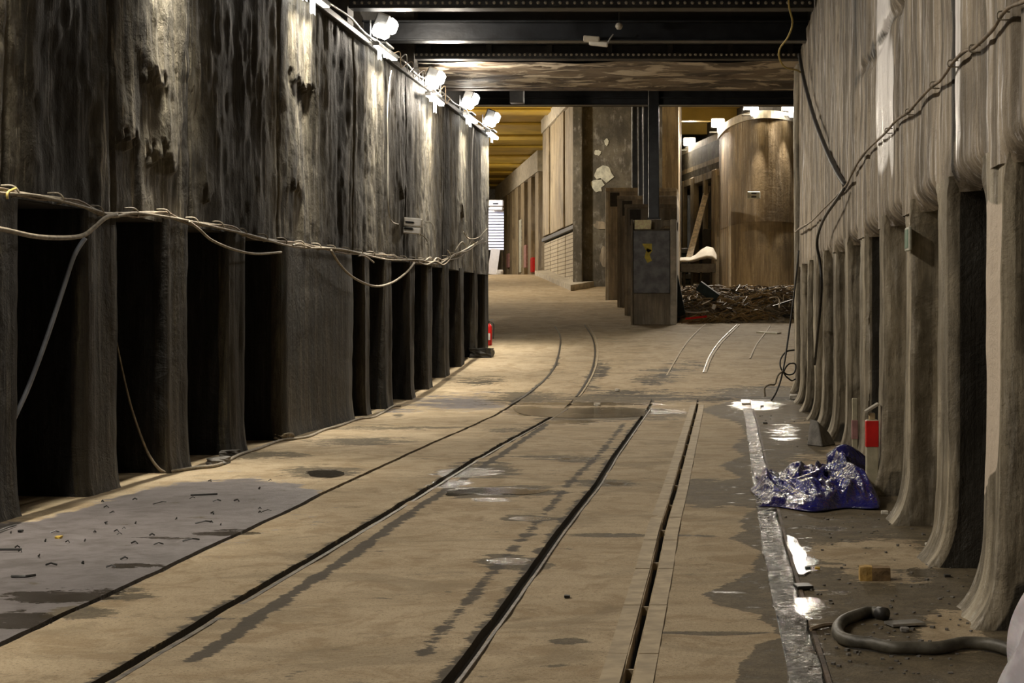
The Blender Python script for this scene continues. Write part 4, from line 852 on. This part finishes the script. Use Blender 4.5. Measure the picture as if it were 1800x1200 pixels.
for px_, py_ in ((1672, 112), (1640, 150), (1710, 86), (1596, 197), (1560, 230), (1760, 28)):
    c_ = atX(px_, py_, XCR); MB().tube([c_ + Vector((.04, 0, .018)), c_ + Vector((-.012, .0, .02)), c_ + Vector((-.015, .0, -.014)), c_ + Vector((.04, .0, -.018))], .004, 5, True, 3).build('clip', MAT['cable_grey'], e, True)
cable('hanging_cable', [atX(1484, 332, 1.28), atX(1470, 352, 1.24), atX(1452, 378, 1.2), atX(1440, 405, 1.2), atX(1436, 430, 1.2), atX(1441, 460, 1.24), atX(1444, 500, 1.26), atX(1440, 560, 1.26), atX(1432, 640, 1.28)], .018, MAT['cable_black'], 'black cable dropping from the bundle down the far right wall')
cable('hanging_cable', [at(1404, 440, 29), at(1400, 480, 29), at(1393, 540, 29), at(1386, 590, 29), at(1380, 630, 28.9), at(1373, 665, 28.6), at(1364, 690, 28.5), at(1356, 703, 28.4)], .016, MAT['cable_black'], 'thin black cable hanging slanted to the floor at the right wall end')
cable('coiled_cable', [at(1396, 615, 29.2), at(1382, 618, 29.1), at(1372, 632, 29), at(1373, 648, 28.9), at(1384, 658, 29), at(1396, 655, 29.2), at(1398, 640, 29.3), at(1386, 640, 29.2), at(1378, 655, 29.0), at(1390, 668, 29.1), at(1398, 666, 29.2)], .014, MAT['cable_black'], 'coiled black cable loops at the far end of the right wall')
cable('pale_cable', [at(1345, 697, 28.5), at(1344, 682, 28.5), at(1352, 676, 28.5), at(1362, 675, 28.6), at(1367, 660, 28.6), at(1376, 652, 28.7)], .016, MAT['cable_grey'], 'pale grey cable curling up from the floor beside the coiled loops')
c_ = atX(1596.5, 420, XRW - .02)
e = E('wall_sign', c_, 'small green framed sign plate on the third pier from the right', 'sign')
MB().box(c_, (.022, .26, .168), None, .006).build('frame', MAT['sign_frame'], e); MB().box(c_ + Vector((-.012, 0, 0)), (.006, .20, .13)).build('face', MAT['green_sign'], e)

# ------------------------------------------------------------------ right side: tarp, posts, hose, sheeting, bricks
nx, ny = 130, 130
u = np.linspace(0, 1, nx); v = np.linspace(0, 1, ny); U, W = np.meshgrid(u, v, indexing='ij')
X = .30 + .92 * U + .04 * np.sin(W * 9); Yt = 13.15 + 2.3 * W - .25 * np.sin(U * 3.0) * (1 - W) + .1 * np.sin(U * 11) * (1 - W)
ang = U * 2.2 + W * 1.4
rid = 1 - np.abs(2 * fbm(U * 3.2 + W * 1.6 + 4, W * 2.2 - U * 1.4 + 9, 2) / .75 - 1)
rid2 = 1 - np.abs(2 * fbm(U * 9 + 1, W * 6 + U * 6, 2) / .75 - 1); rid3 = 1 - np.abs(2 * fbm(U * 19 + 6, W * 15 - U * 7, 2) / .75 - 1)
env = np.clip(np.minimum.reduce([U / .10, (1 - U) / .08, W / .10, (1 - W) / .12]), 0, 1) ** .6
hz = env * (.06 + .17 * rid ** 2.2 + .06 * rid2 ** 2.5 + .02 * rid3 ** 2) * (.55 + .75 * W) * (.6 + .6 * U)
hz += .10 * np.exp(-(((U - .12) / .05) ** 2 + ((W - .45) / .22) ** 2)) + .09 * np.exp(-(((U - .8) / .15) ** 2 + ((W - .35) / .2) ** 2))
hz -= .14 * np.exp(-(((U - .47) / .11) ** 2 + ((W - .50) / .13) ** 2)); hz = np.maximum(hz, .012)
hz += .07 * np.exp(-(((np.hypot((U - .47) / .12, (W - .50) / .16) - 1.25) / .3) ** 2))
Zt = np.array([[FLZ(0, 13)]]) + hz * .75 + .004
e = E('tarpaulin', (.8, 14.2, -1.5), 'crumpled glossy blue plastic tarpaulin on the wet floor by the right piers', 'tarp')
o = M('sheet', np.stack([X, Yt, Zt], -1).reshape(-1, 3), gridfaces(nx, ny)[:, ::-1], MAT['tarp'], e, True)
sd = o.modifiers.new('solid', 'SOLIDIFY'); sd.thickness = .004
# rolled lobe rising at the back beside the post
b = MB(); nu, nv = 26, 20; vv = []
for i in range(nu):
    a = i / (nu - 1)
    for j in range(nv):
        th = 2 * math.pi * j / nv; r_ = .13 * (1 + .18 * math.sin(3 * th + a * 4)) * (math.sin(math.pi * (.12 + .8 * a)) ** .5)
        cz = -1.5 + .15 + .03 * math.sin(a * 5)
        vv.append((.97 + .36 * a, 15.45 + r_ * math.cos(th) * 1.3, max(-1.498, cz + r_ * math.sin(th))))
b.add(vv, [(i * nv + j, i * nv + (j + 1) % nv, (i + 1) * nv + (j + 1) % nv, (i + 1) * nv + j) for i in range(nu - 1) for j in range(nv)] + [tuple(range(nv))[::-1]])
b.build('rolled_fold', MAT['tarp'], e, True)
b = MB(); vv = []
for i in range(18):
    a = i / 17
    for j in range(16):
        th = 2 * math.pi * j / 16; r_ = .075 * (1 + .2 * math.sin(2 * th + a * 3)) * (.75 + .5 * a)
        vv.append((.60 + .28 * a + .0 * th, 13.9 + .5 * a + r_ * math.cos(th) * 1.5, -1.5 + .09 + .05 * a + r_ * math.sin(th) * .9))
b.add(vv, [(i * 16 + j, i * 16 + (j + 1) % 16, (i + 1) * 16 + (j + 1) % 16, (i + 1) * 16 + j) for i in range(17) for j in range(16)]); o = b.build('open_fold', MAT['tarp'], e, True); sd = o.modifiers.new('solid', 'SOLIDIFY'); sd.thickness = .004

def post(px0, px1, ptop, b0, b1, Y, lab, reds, wood=True):
    s_ = Y / F; x0 = (px0 - CX) * s_; x1 = (px1 - CX) * s_; zb = FLZ(0, Y); w_ = x1 - x0
    e = E('barrier_post', ((x0 + x1) / 2, Y, zb), lab, 'post'); xc = (x0 + x1) / 2
    bevel(MB().b2(x0, x1, Y, Y + w_, zb, (CY - ptop) * s_).build('shaft', MAT['post_wood'], e), .006)
    bevel(MB().b2(x0 - .004, x1 + .004, Y - .004, Y + w_ + .004, (CY - b1) * s_, (CY - b0) * s_).build('red_band', reds, e), .006)
    return e, xc, s_
e, xc, s_ = post(1523, 1544, 738, 739, 786, 14.1, 'cream square post with a bright red band and a raised cap beside the tarpaulin', MAT['red'])
bevel(MB().b2(xc - .025, xc + .025, 14.12, 14.18, (CY - 738) * s_, (CY - 726) * s_).build('wood_peg', MAT['raw_wood'], e), .004)
MB().box((xc - .0, 14.15, (CY - 717) * s_ + .0), (.13, .12, .022), Euler((0, R(-32), 0)), .004).build('cap_board', MAT['concrete_ledge'], e)
post(1498, 1508, 700, 738, 772, 17.6, 'narrow whitish post with a faded pink band, behind the tarpaulin', MAT['faded_red'])
# loose hose
hp = [onfloor(*p) + Vector((0, 0, .03)) for p in [(1549, 1090), (1530, 1088), (1505, 1093), (1482, 1104), (1472, 1119), (1478, 1133), (1500, 1141), (1530, 1146), (1570, 1150), (1610, 1153), (1650, 1151), (1690, 1145), (1725, 1143), (1750, 1149), (1775, 1158), (1800, 1170)]]
e = E('rubber_hose', hp[6], 'thick dusty rubber hose curling on the floor in the lower right', 'hose')
MB().tube(hp, .029, 12).build('hose_body', MAT['hose'], e, True)
d_ = (hp[0] - hp[1]).normalized(); MB().tube([hp[0] - d_ * .02, hp[0] + d_ * .03], .033, 12, False).build('coupling', MAT['cable_black'], e, True)
# pale plastic sheeting bundle at the lower right corner
nu, nv = 60, 40; vv = []
for i in range(nu):
    z_ = i / (nu - 1); ZH = .85
    for j in range(nv):
        th = 2 * math.pi * j / nv
        r_ = (.36 * (1 - z_ ** 1.6) ** .8 + .02) * (1 + .10 * math.sin(5 * th + z_ * 5) + .07 * math.sin(11 * th - z_ * 7) + .04 * math.sin(19 * th))
        vv.append((1.53 + r_ * math.cos(th) - .0 * z_, 6.75 + r_ * math.sin(th), -1.5 + ZH * z_ + .01 * math.sin(8 * th)))
o = MB().add(vv, [(i * nv + j, i * nv + (j + 1) % nv, (i + 1) * nv + (j + 1) % nv, (i + 1) * nv + j) for i in range(nu - 1) for j in range(nv)] + [tuple(range((nu - 1) * nv, nu * nv))]).build('plastic_sheeting', MAT['sheet'], None, True)
tag(o, 'gathered pale lilac plastic sheeting at the lower right edge of the photo', 'sheet')
# brick
q = onfloor(1538, 1022); e = E('brick', q, 'yellow and brown worn brick on the floor near the glinting channel', 'brick')
def lump(name, c, d, mat, parent=None, seed=0, n=3, amp=.12):
    bm = bmesh.new(); bmesh.ops.create_cube(bm, size=1); bmesh.ops.subdivide_edges(bm, edges=bm.edges[:], cuts=n, use_grid_fill=True)
    r_ = random.Random(seed)
    for v_ in bm.verts:
        p = v_.co.copy(); l_ = max(abs(p.x), abs(p.y), abs(p.z)); q_ = p.normalized() * .5; v_.co = p * .78 + q_ * .22
        nn_ = float(vnoise(p.x * 3 + seed * 7.3, p.y * 3 + p.z * 4 + seed)) - .5; v_.co *= 1 + nn_ * amp * 2
        v_.co = Vector((v_.co.x * d[0] + c[0], v_.co.y * d[1] + c[1], v_.co.z * d[2] + c[2]))
    bm.verts.index_update(); vs = [tuple(v_.co) for v_ in bm.verts]; fs = [tuple(v_.index for v_ in f.verts) for f in bm.faces]; bm.free()
    return M(name, vs, fs, mat, parent, False)
lump('yellow_end', (q.x - .05, q.y + .04, -1.46), (.075, .11, .085), MAT['brick_y'], e, 3, 3, .06); lump('brown_body', (q.x + .035, q.y + .04, -1.462), (.11, .11, .08), plain('brown_brick', (.17, .11, .05), .75, 0, .4, 15, .01), e, 5, 3, .06)
def small(name, px, py, d, mat, label, cat, seed=1, amp=.15, rot=0):
    q = onfloor(px, py); o = lump(name, (q.x, q.y, q.z + d[2] * .42), d, mat, None, seed, 2, amp); return tag(o, label, cat)
# dark wedge stone
q = onfloor(1440, 783)
v = [(q.x - .14, q.y, q.z), (q.x + .02, q.y - .25, q.z), (q.x + .20, q.y + .1, q.z), (q.x + .05, q.y + .5, q.z), (q.x - .10, q.y + .10, q.z + .30), (q.x - .02, q.y - .05, q.z + .28), (q.x + .12, q.y + .15, q.z + .14)]
o = MB().add(v, [(3, 2, 1, 0), (0, 1, 5, 4), (1, 2, 6, 5), (2, 3, 6), (3, 4, 5, 6), (3, 0, 4)]).build('stone_wedge', MAT['stone']); bevel(o, .012); tag(o, 'dark grey wedge-shaped stone leaning against the right piers', 'stone')
o = MB().box(onfloor(1590, 1100) + Vector((0, 0, .012)), (.17, .10, .012), Euler((0, 0, R(20)))).build('metal_plate', MAT['galv']); tag(o, 'small flat metal plate lying right of the hose end', 'plate')
o = MB().tube([onfloor(1425, 1110) + Vector((0, 0, .01)), onfloor(1450, 1106) + Vector((0, 0, .02)), onfloor(1478, 1104) + Vector((0, 0, .012))], .012, 6).build('stick', MAT['bundle_brown']); tag(o, 'short dark stick lying between channel and hose', 'stick')
o = MB().box(onfloor(1412, 1035) + Vector((0, 0, .012)), (.09, .12, .02), Euler((0, 0, R(10))), .004).build('black_slab', MAT['groove']); tag(o, 'flat black scrap at the edge of the water channel', 'scrap')
for i, (px_, py_, w_, m_, lab, cat) in enumerate(((1555, 903, .05, 'white_cloth', 'crumpled white scrap left of the pier foot', 'scrap'), (1572, 907, .06, 'white_cloth', 'second crumpled white scrap touching the pier foot', 'scrap'), (1420, 1000, .035, 'teal_panel', 'tiny dark scrap beside the mirror puddle', 'scrap'), (1437, 1000, .03, 'leaf', 'tiny yellow leaf right of the mirror puddle', 'leaf'), (103, 948, .04, 'leaf', 'small yellow leaf on the grey floor at the left', 'leaf'),
        (997, 1052, .03, 'groove', 'tiny black pebble on the slab between rail and slot', 'pebble'), (1590, 1112, .04, 'stone', 'small wet pebble near the metal plate', 'pebble'), (1050, 713, .10, 'white_cloth', 'small white scrap in the wide puddle at the ramp foot', 'scrap'), (1085, 687, .08, 'white_cloth', 'small white scrap just beyond the wide puddle', 'scrap'),
        (1630, 958, .03, 'white_cloth', 'tiny white crumb by the third pier foot', 'scrap'), (1665, 1015, .035, 'void', 'dark pebble at the foot of the second pier', 'pebble'), (1395, 700, .14, 'white_cloth', 'whitish rag at the far end of the right wall', 'rag'), (36, 935, .03, 'groove', 'black crumb at the left pier foot', 'pebble'), (1345, 745, .06, 'stone', 'pebble in the far wet strip', 'pebble'), (1340, 715, .06, 'stone', 'pebble beside the far wet strip', 'pebble'))):
    small('debris_' + cat if cat in ('scrap',) else cat, px_, py_, (w_, w_ * 1.2, w_ * .5), MAT[m_], lab, cat, i + 2)
# dry sticks and crumbs on the grey floor at the left
rnd = random.Random(21); b = MB()
for k in range(70):
    px_ = rnd.uniform(0, 480); py_ = rnd.uniform(845, 1000)
    lim = np.interp(px_, [0, 60, 210, 490], [930, 905, 868, 800]) + 6
    if py_ < lim: continue
    q = onfloor(px_, py_, .004)
    if q.x > LX(L_joint, q.y) - .1 or q.x < -5.1: continue
    a = rnd.uniform(0, 3.14); l_ = rnd.uniform(.008, .035) if rnd.random() < .85 else rnd.uniform(.04, .09); d_ = Vector((math.cos(a), math.sin(a), 0)) * l_
    b.tube([q - d_, q + Vector((d_.y * .3, -d_.x * .3, .012)), q + d_], rnd.uniform(.003, .006), 4, False)
o = b.build('floor_crumbs', MAT['groove']); tag(o, 'scattered dark twigs and crumbs on the grey floor at the left', 'debris', None, 'stuff')
for pl, lab in (([(-5, 937), (12, 930), (28, 926)], 'bent dark twig on the floor at the left edge, upper one'), ([(-5, 969), (20, 969), (38, 970)], 'straight dark twig on the floor at the left edge, lower one'), ([(20, 1018), (45, 1018), (62, 1016)], 'dark twig in the wet part at the left'), ([(335, 873), (360, 872), (382, 871)], 'dark twig below the left pier recess')):
    o = MB().tube([onfloor(*p) + Vector((0, 0, .012)) for p in pl], .008, 5).build('twig', MAT['groove']); tag(o, lab, 'twig')
rnd = random.Random(33); b = MB()
for k in range(420):
    px_ = rnd.uniform(1330, 1720); py_ = rnd.uniform(730, 1190); q = onfloor(px_, py_, .002)
    if q.x > 1.6 or q.x < LX(L_gut, q.y) + .12: continue
    if .3 < q.x < 1.35 and 12.9 < q.y < 15.8: continue
    r_ = rnd.uniform(.003, .009); b.box(q, (r_ * 2, r_ * 2.4, r_ * 1.2), Euler((0, 0, rnd.uniform(0, 3))))
o = b.build('grit', MAT['stone']); tag(o, 'loose grit and crumbs on the wet strip along the right piers', 'debris', None, 'stuff')
# kerb rubble at the left wall foot
for (px_, py_, w_, lab) in ((495, 772, .16, 'broken plaster lump at the foot of the wide left pier'), (385, 815, .14, 'stone lump by the floor cable at the left recesses'), (405, 800, .12, 'second stone lump behind the floor cable')):
    small('rubble_lump', px_, py_, (w_ * 1.4, w_ * 2, w_ * .5), MAT['far_concrete'] if px_ > 450 else MAT['stone'], lab, 'stone', int(px_))
# extinguisher
q = Vector(((858 - CX) * 38.9 / F, 38.9, FLZ(0, 38.9))); e = E('fire_extinguisher', q, 'red fire extinguisher with a white label at the end of the left wall', 'extinguisher')
MB().lathe([(.085, 0), (.09, .02), (.09, .40), (.075, .46), (.03, .50)], q, 16).build('cylinder', MAT['red'], e, True)
MB().lathe([(.03, .50), (.03, .56), (.015, .58)], q, 10).build('valve', MAT['cable_black'], e, True)
MB().box(q + Vector((.03, 0, .575)), (.17, .03, .025), Euler((0, R(-10), 0))).build('handle', MAT['galv'], e)
MB().tube([q + Vector((.03, 0, .54)), q + Vector((.13, -.02, .48)), q + Vector((.12, -.03, .15))], .012, 6).build('discharge_hose', MAT['cable_black'], e, True)
MB().box(q + Vector((0.01, -.088, .2)), (.10, .012, .15)).build('label_patch', MAT['white_plastic'], e)
o = lump('black_sack', (-5.05, 36.2, FLZ(0, 36.2) + .08), (.5, .4, .22), MAT['groove'], None, 4, 3, .2); tag(o, 'flat black rag lump at the foot of the last left piers', 'rag')

# shutter, box and pale boards in the left branch
Ys_ = 84.0; ss = Ys_ / F
e = E('slatted_shutter', at(865, 445, Ys_), 'cool white slatted shutter at the far end of the left branch', 'shutter')
x0, x1 = (820 - CX) * ss, (885.5 - CX) * ss; zt, zb = (CY - 364) * ss, (CY - 440) * ss
MB().b2(x0, x1, Ys_ + .1, Ys_ + .16, zb, zt).build('backing', MAT['slot_black'], e)
k = 0; n_s = 15
for i in range(n_s):
    z0 = zb + (zt - zb) * i / n_s; MB().box(((x0 + x1) / 2, Ys_ + .05, z0 + .075), (x1 - x0, .05, (zt - zb) / n_s * .72), Euler((R(-12), 0, 0))).build('slat', MAT['shutter'], e)
e = E('light_box', at(873, 360, Ys_ - .3), 'white slotted box fixed on top of the far slatted shutter', 'box')
bevel(MB().b2((860 - CX) * ss, (886 - CX) * ss, Ys_ - .3, Ys_ - .05, (CY - 363) * ss, (CY - 352) * ss).build('shell', MAT['white_plastic'], e), .04)
bevel(MB().b2((862 - CX) * ss, (885 - CX) * ss, Ys_ - .25, Ys_ - .05, (CY - 370) * ss, (CY - 364) * ss).build('lower_shell', MAT['white_plastic'], e), .04)
MB().b2((868 - CX) * ss, (877 - CX) * ss, Ys_ - .32, Ys_ - .3, (CY - 359.5) * ss, (CY - 357.5) * ss).build('slot', MAT['slot_black'], e)
l = bpy.data.lights.new('cool_light', 'SPOT'); l.energy = 500; l.color = (.72, .78, 1); l.spot_size = R(60); l.spot_blend = .5
o = bpy.data.objects.new('cool_light', l); C.objects.link(o); o.location = (-11.6, 79.5, 6.2); o.rotation_euler = (Vector((-11.8, 84, 4.2)) - Vector(o.location)).to_track_quat('-Z', 'Y').to_euler()
zf = FLZ(0, Ys_)
o = MB().box(((870 - CX) * ss, Ys_ - .4, (CY - 460) * ss), (.45, .06, 1.25), Euler((0, R(8), 0))).build('leaning_board', MAT['white_plastic']); tag(o, 'white board leaning under the far slatted shutter', 'board')
o = lump('white_lump', ((882 - CX) * ss, Ys_ - .6, (CY - 479) * ss), (.3, .3, .25), MAT['white_plastic'], None, 8, 2, .1); tag(o, 'small white lump on the floor right of the leaning white board', 'lump')
# right branch: plank, cart with sack, stacked boards, rubble
Yp = 61.0; sp_ = Yp / F
pa, pb = at(1210, 458, Yp), at(1245, 328, Yp + 3.0); dv = (pb - pa); e_rot = dv.to_track_quat('Z', 'Y').to_matrix()
o = bevel(MB().box((pa + pb) / 2, (.22, .08, dv.length), e_rot).build('leaning_plank', MAT['plank']), .01); tag(o, 'long pale plank leaning against the wall behind the white sack', 'plank')
e = E('pallet_cart', at(1227, 480, 60), 'low dark cart under the white sack in the right branch', 'cart')
sc6 = 60 / F; zc = FLZ(0, 60)
bevel(MB().b2((1196 - CX) * sc6, (1258 - CX) * sc6, 60, 61.0, (CY - 478) * sc6 , (CY - 463) * sc6).build('deck', MAT['plate'], e), .02)
for px_ in (1202, 1216, 1232, 1250): bevel(MB().b2((px_ - 2 - CX) * sc6, (px_ + 2 - CX) * sc6, 60.1, 60.9, zc - .02, (CY - 478) * sc6).build('foot', MAT['void'], e), .01)
nu, nv = 40, 24; U, W = np.meshgrid(np.linspace(0, 1, nu), np.linspace(0, 1, nv), indexing='ij')
prof = np.interp(U, [0, .05, .3, .45, .6, .75, .9, 1], [.04, .16, .17, .26, .45, .56, .52, .25]); zs_ = (CY - 463) * sc6 + prof * np.sin(np.pi * np.clip(W, .02, .98)) ** .4 + (fbm(U * 8, W * 8, 3) - .5) * .05
Xs = (1193 - CX) * sc6 + U * 66 * sc6; Ysk = 59.9 + W * 1.2
o = M('white_sack', np.stack([Xs, Ysk, zs_], -1).reshape(-1, 3), gridfaces(nu, nv), MAT['white_cloth'], None, True); sd = o.modifiers.new('solid', 'SOLIDIFY'); sd.thickness = .04; tag(o, 'white cloth sack draped over the low dark cart', 'sack')
o.location.z += .03
for i in range(6):
    z0 = zc + .25 + i * .24; o = bevel(MB().b2((1180 - CX) * .0213 - .05 * (i % 2), (1212 - CX) * .0213 + .1 * math.sin(i * 2), 64, 66, z0, z0 + .2).build('stacked_board', MAT['plate'] if i % 2 else MAT['teal_panel']), .02)
    tag(o, ('lowest', 'second lowest', 'third from bottom', 'third from top', 'second from top', 'topmost')[i] + ' dark board of the stack behind the leaning plank', 'board', 'dark boards stacked in the right branch')
o = bevel(MB().b2((1236 - CX) * .021, (1262 - CX) * .021, 62.6, 63.2, zc, (CY - 403) * .021).build('dark_cabinet', MAT['void']), .03); tag(o, 'black box-like cabinet in shadow behind the white sack', 'cabinet')
MB().b2((1238 - CX) * .021, (1260 - CX) * .021, 62.56, 62.6, zc + .3, (CY - 410) * .021).build('door', MAT['void'], o)
Yw = 54.9; c_ = at(1325, 343, 54.6); e = E('wall_box', c_, 'small pale box with dark slots on the curved wall', 'box'); s5 = 54.6 / F
bevel(MB().box(c_, (23 * s5, .12, 13 * s5)).build('shell', MAT['sign_frame'], e), .02)
for dz in (-3, 3): MB().box(c_ + Vector((0, -.062, dz * s5)), (9 * s5, .01, 2.6 * s5)).build('slot', MAT['slot_black'], e)
# rubble heap
nx, ny = 120, 60; U, W = np.meshgrid(np.linspace(0, 1, nx), np.linspace(0, 1, ny), indexing='ij'); X = -1.15 + 3.4 * U; Y_ = 45.6 + 7.5 * W
env = np.clip(np.minimum.reduce([U / .08, (1.05 - U) / .1, W / .12, (1 - W) / .3]), 0, 1)
Z_ = fz(X, Y_) - .04 + env * (.14 + .45 * fbm(U * 5, W * 4, 4) + .25 * U * W + .12 * vnoise(U * 40, W * 30))
o = M('rubble_heap', np.stack([X, Y_, Z_], -1).reshape(-1, 3), gridfaces(nx, ny), MAT['mud'], None, False); tag(o, 'muddy heap of rubble and torn cable in front of the curved wall', 'rubble', None, 'stuff')
def heapz(x, y):
    u_ = (x + 1.15) / 3.4; w_ = (y - 45.6) / 7.5; i = int(min(max(u_, 0), 1) * (nx - 1)); j = int(min(max(w_, 0), 1) * (ny - 1)); return float(Z_[i, j])
rnd = random.Random(8)
for nm, mt, cnt, lab in (('wire_scrap', 'bundle_brown', 330, 'tangled brown wires and twigs all over the rubble heap'), ('wire_scrap', 'cable_black', 70, 'black cable scraps in the middle of the rubble heap'), ('wire_scrap', 'raw_wood', 130, 'pale twigs and wire ends on the rubble heap')):
    b = MB()
    for k in range(cnt):
        x = rnd.uniform(-1.05, 2.1); y = rnd.uniform(45.8, 51.5); l_ = rnd.uniform(.2, .8); a = rnd.uniform(0, 6.28); z = heapz(x, y)
        pts = [Vector((x - l_ * math.cos(a), y - l_ * math.sin(a), z + rnd.uniform(-.03, .08))), Vector((x - l_ * .3, y, z + rnd.uniform(.05, .28))), Vector((x + l_ * .3, y + .1, z + rnd.uniform(.05, .3))), Vector((x + l_ * math.cos(a), y + l_ * math.sin(a), z + rnd.uniform(0, .12)))]
        b.tube(pts, rnd.uniform(.008, .022), 4, True, 3)
    tag(b.build(nm, MAT[mt]), lab, 'rubble', None, 'stuff')
b = MB()
for k in range(150):
    x = rnd.gauss(.35, .55); y = rnd.uniform(45.6, 47); z = heapz(x, y); l_ = rnd.uniform(.1, .4)
    b.tube([Vector((x - l_, y, z + .03)), Vector((x, y - .05, z + rnd.uniform(.08, .25))), Vector((x + l_ * .8, y, z + .05))], .018, 4, True, 3)
tag(b.build('rust_scrap', plain('orange_rust_scrap', (.32, .21, .085), .7, 0, .3, 8)), 'orange rusty strips at the front of the rubble heap', 'rubble', None, 'stuff')
o = bevel(MB().box(at(1244, 513, 46.6), (.62, .10, .28), Euler((R(20), R(36), 0))).build('dark_slab', MAT['teal_panel']), .012); tag(o, 'dark rectangular slab sticking up from the rubble heap', 'slab')
o = MB().box(at(1255, 539, 45.6), (.1, .1, .14), Euler((0, R(20), 0)), .02).build('white_chunk', MAT['white_cloth']); tag(o, 'small white chunk at the front of the rubble heap', 'chunk')
o = MB().tube([at(1206, 548, 45.5), at(1225, 549, 45.5), at(1246, 547, 45.6)], .02, 6).build('pale_pipe', MAT['concrete_ledge']); tag(o, 'short pale pipe lying at the left front of the rubble heap', 'pipe')
o = MB().tube([at(1205, 560, 45.3), at(1225, 558, 45.3), at(1242, 556, 45.4)], .03, 6).build('orange_strip', MAT['red']); tag(o, 'dull red strip at the left foot of the rubble heap', 'strip')
x0 = (1190 - CX) * .01535; o = MB().add([(x0, 46.0, FLZ(0, 46)), (x0 + .27, 46.0, FLZ(0, 46)), (x0 + .02, 46.0, FLZ(0, 46) + 1.25), (x0 - .03, 46.0, FLZ(0, 46) + 1.25), (x0, 47.2, FLZ(0, 46)), (x0 + .2, 47.2, FLZ(0, 46)), (x0 + .02, 46.6, FLZ(0, 46) + 1.25), (x0 - .03, 46.6, FLZ(0, 46) + 1.25)], [(0, 1, 2, 3), (7, 6, 5, 4), (1, 5, 6, 2), (0, 3, 7, 4), (3, 2, 6, 7), (0, 4, 5, 1)]).build('leaning_board', MAT['teal_panel']); tag(o, 'dark teal board leaning on the right side of the plated block', 'board')
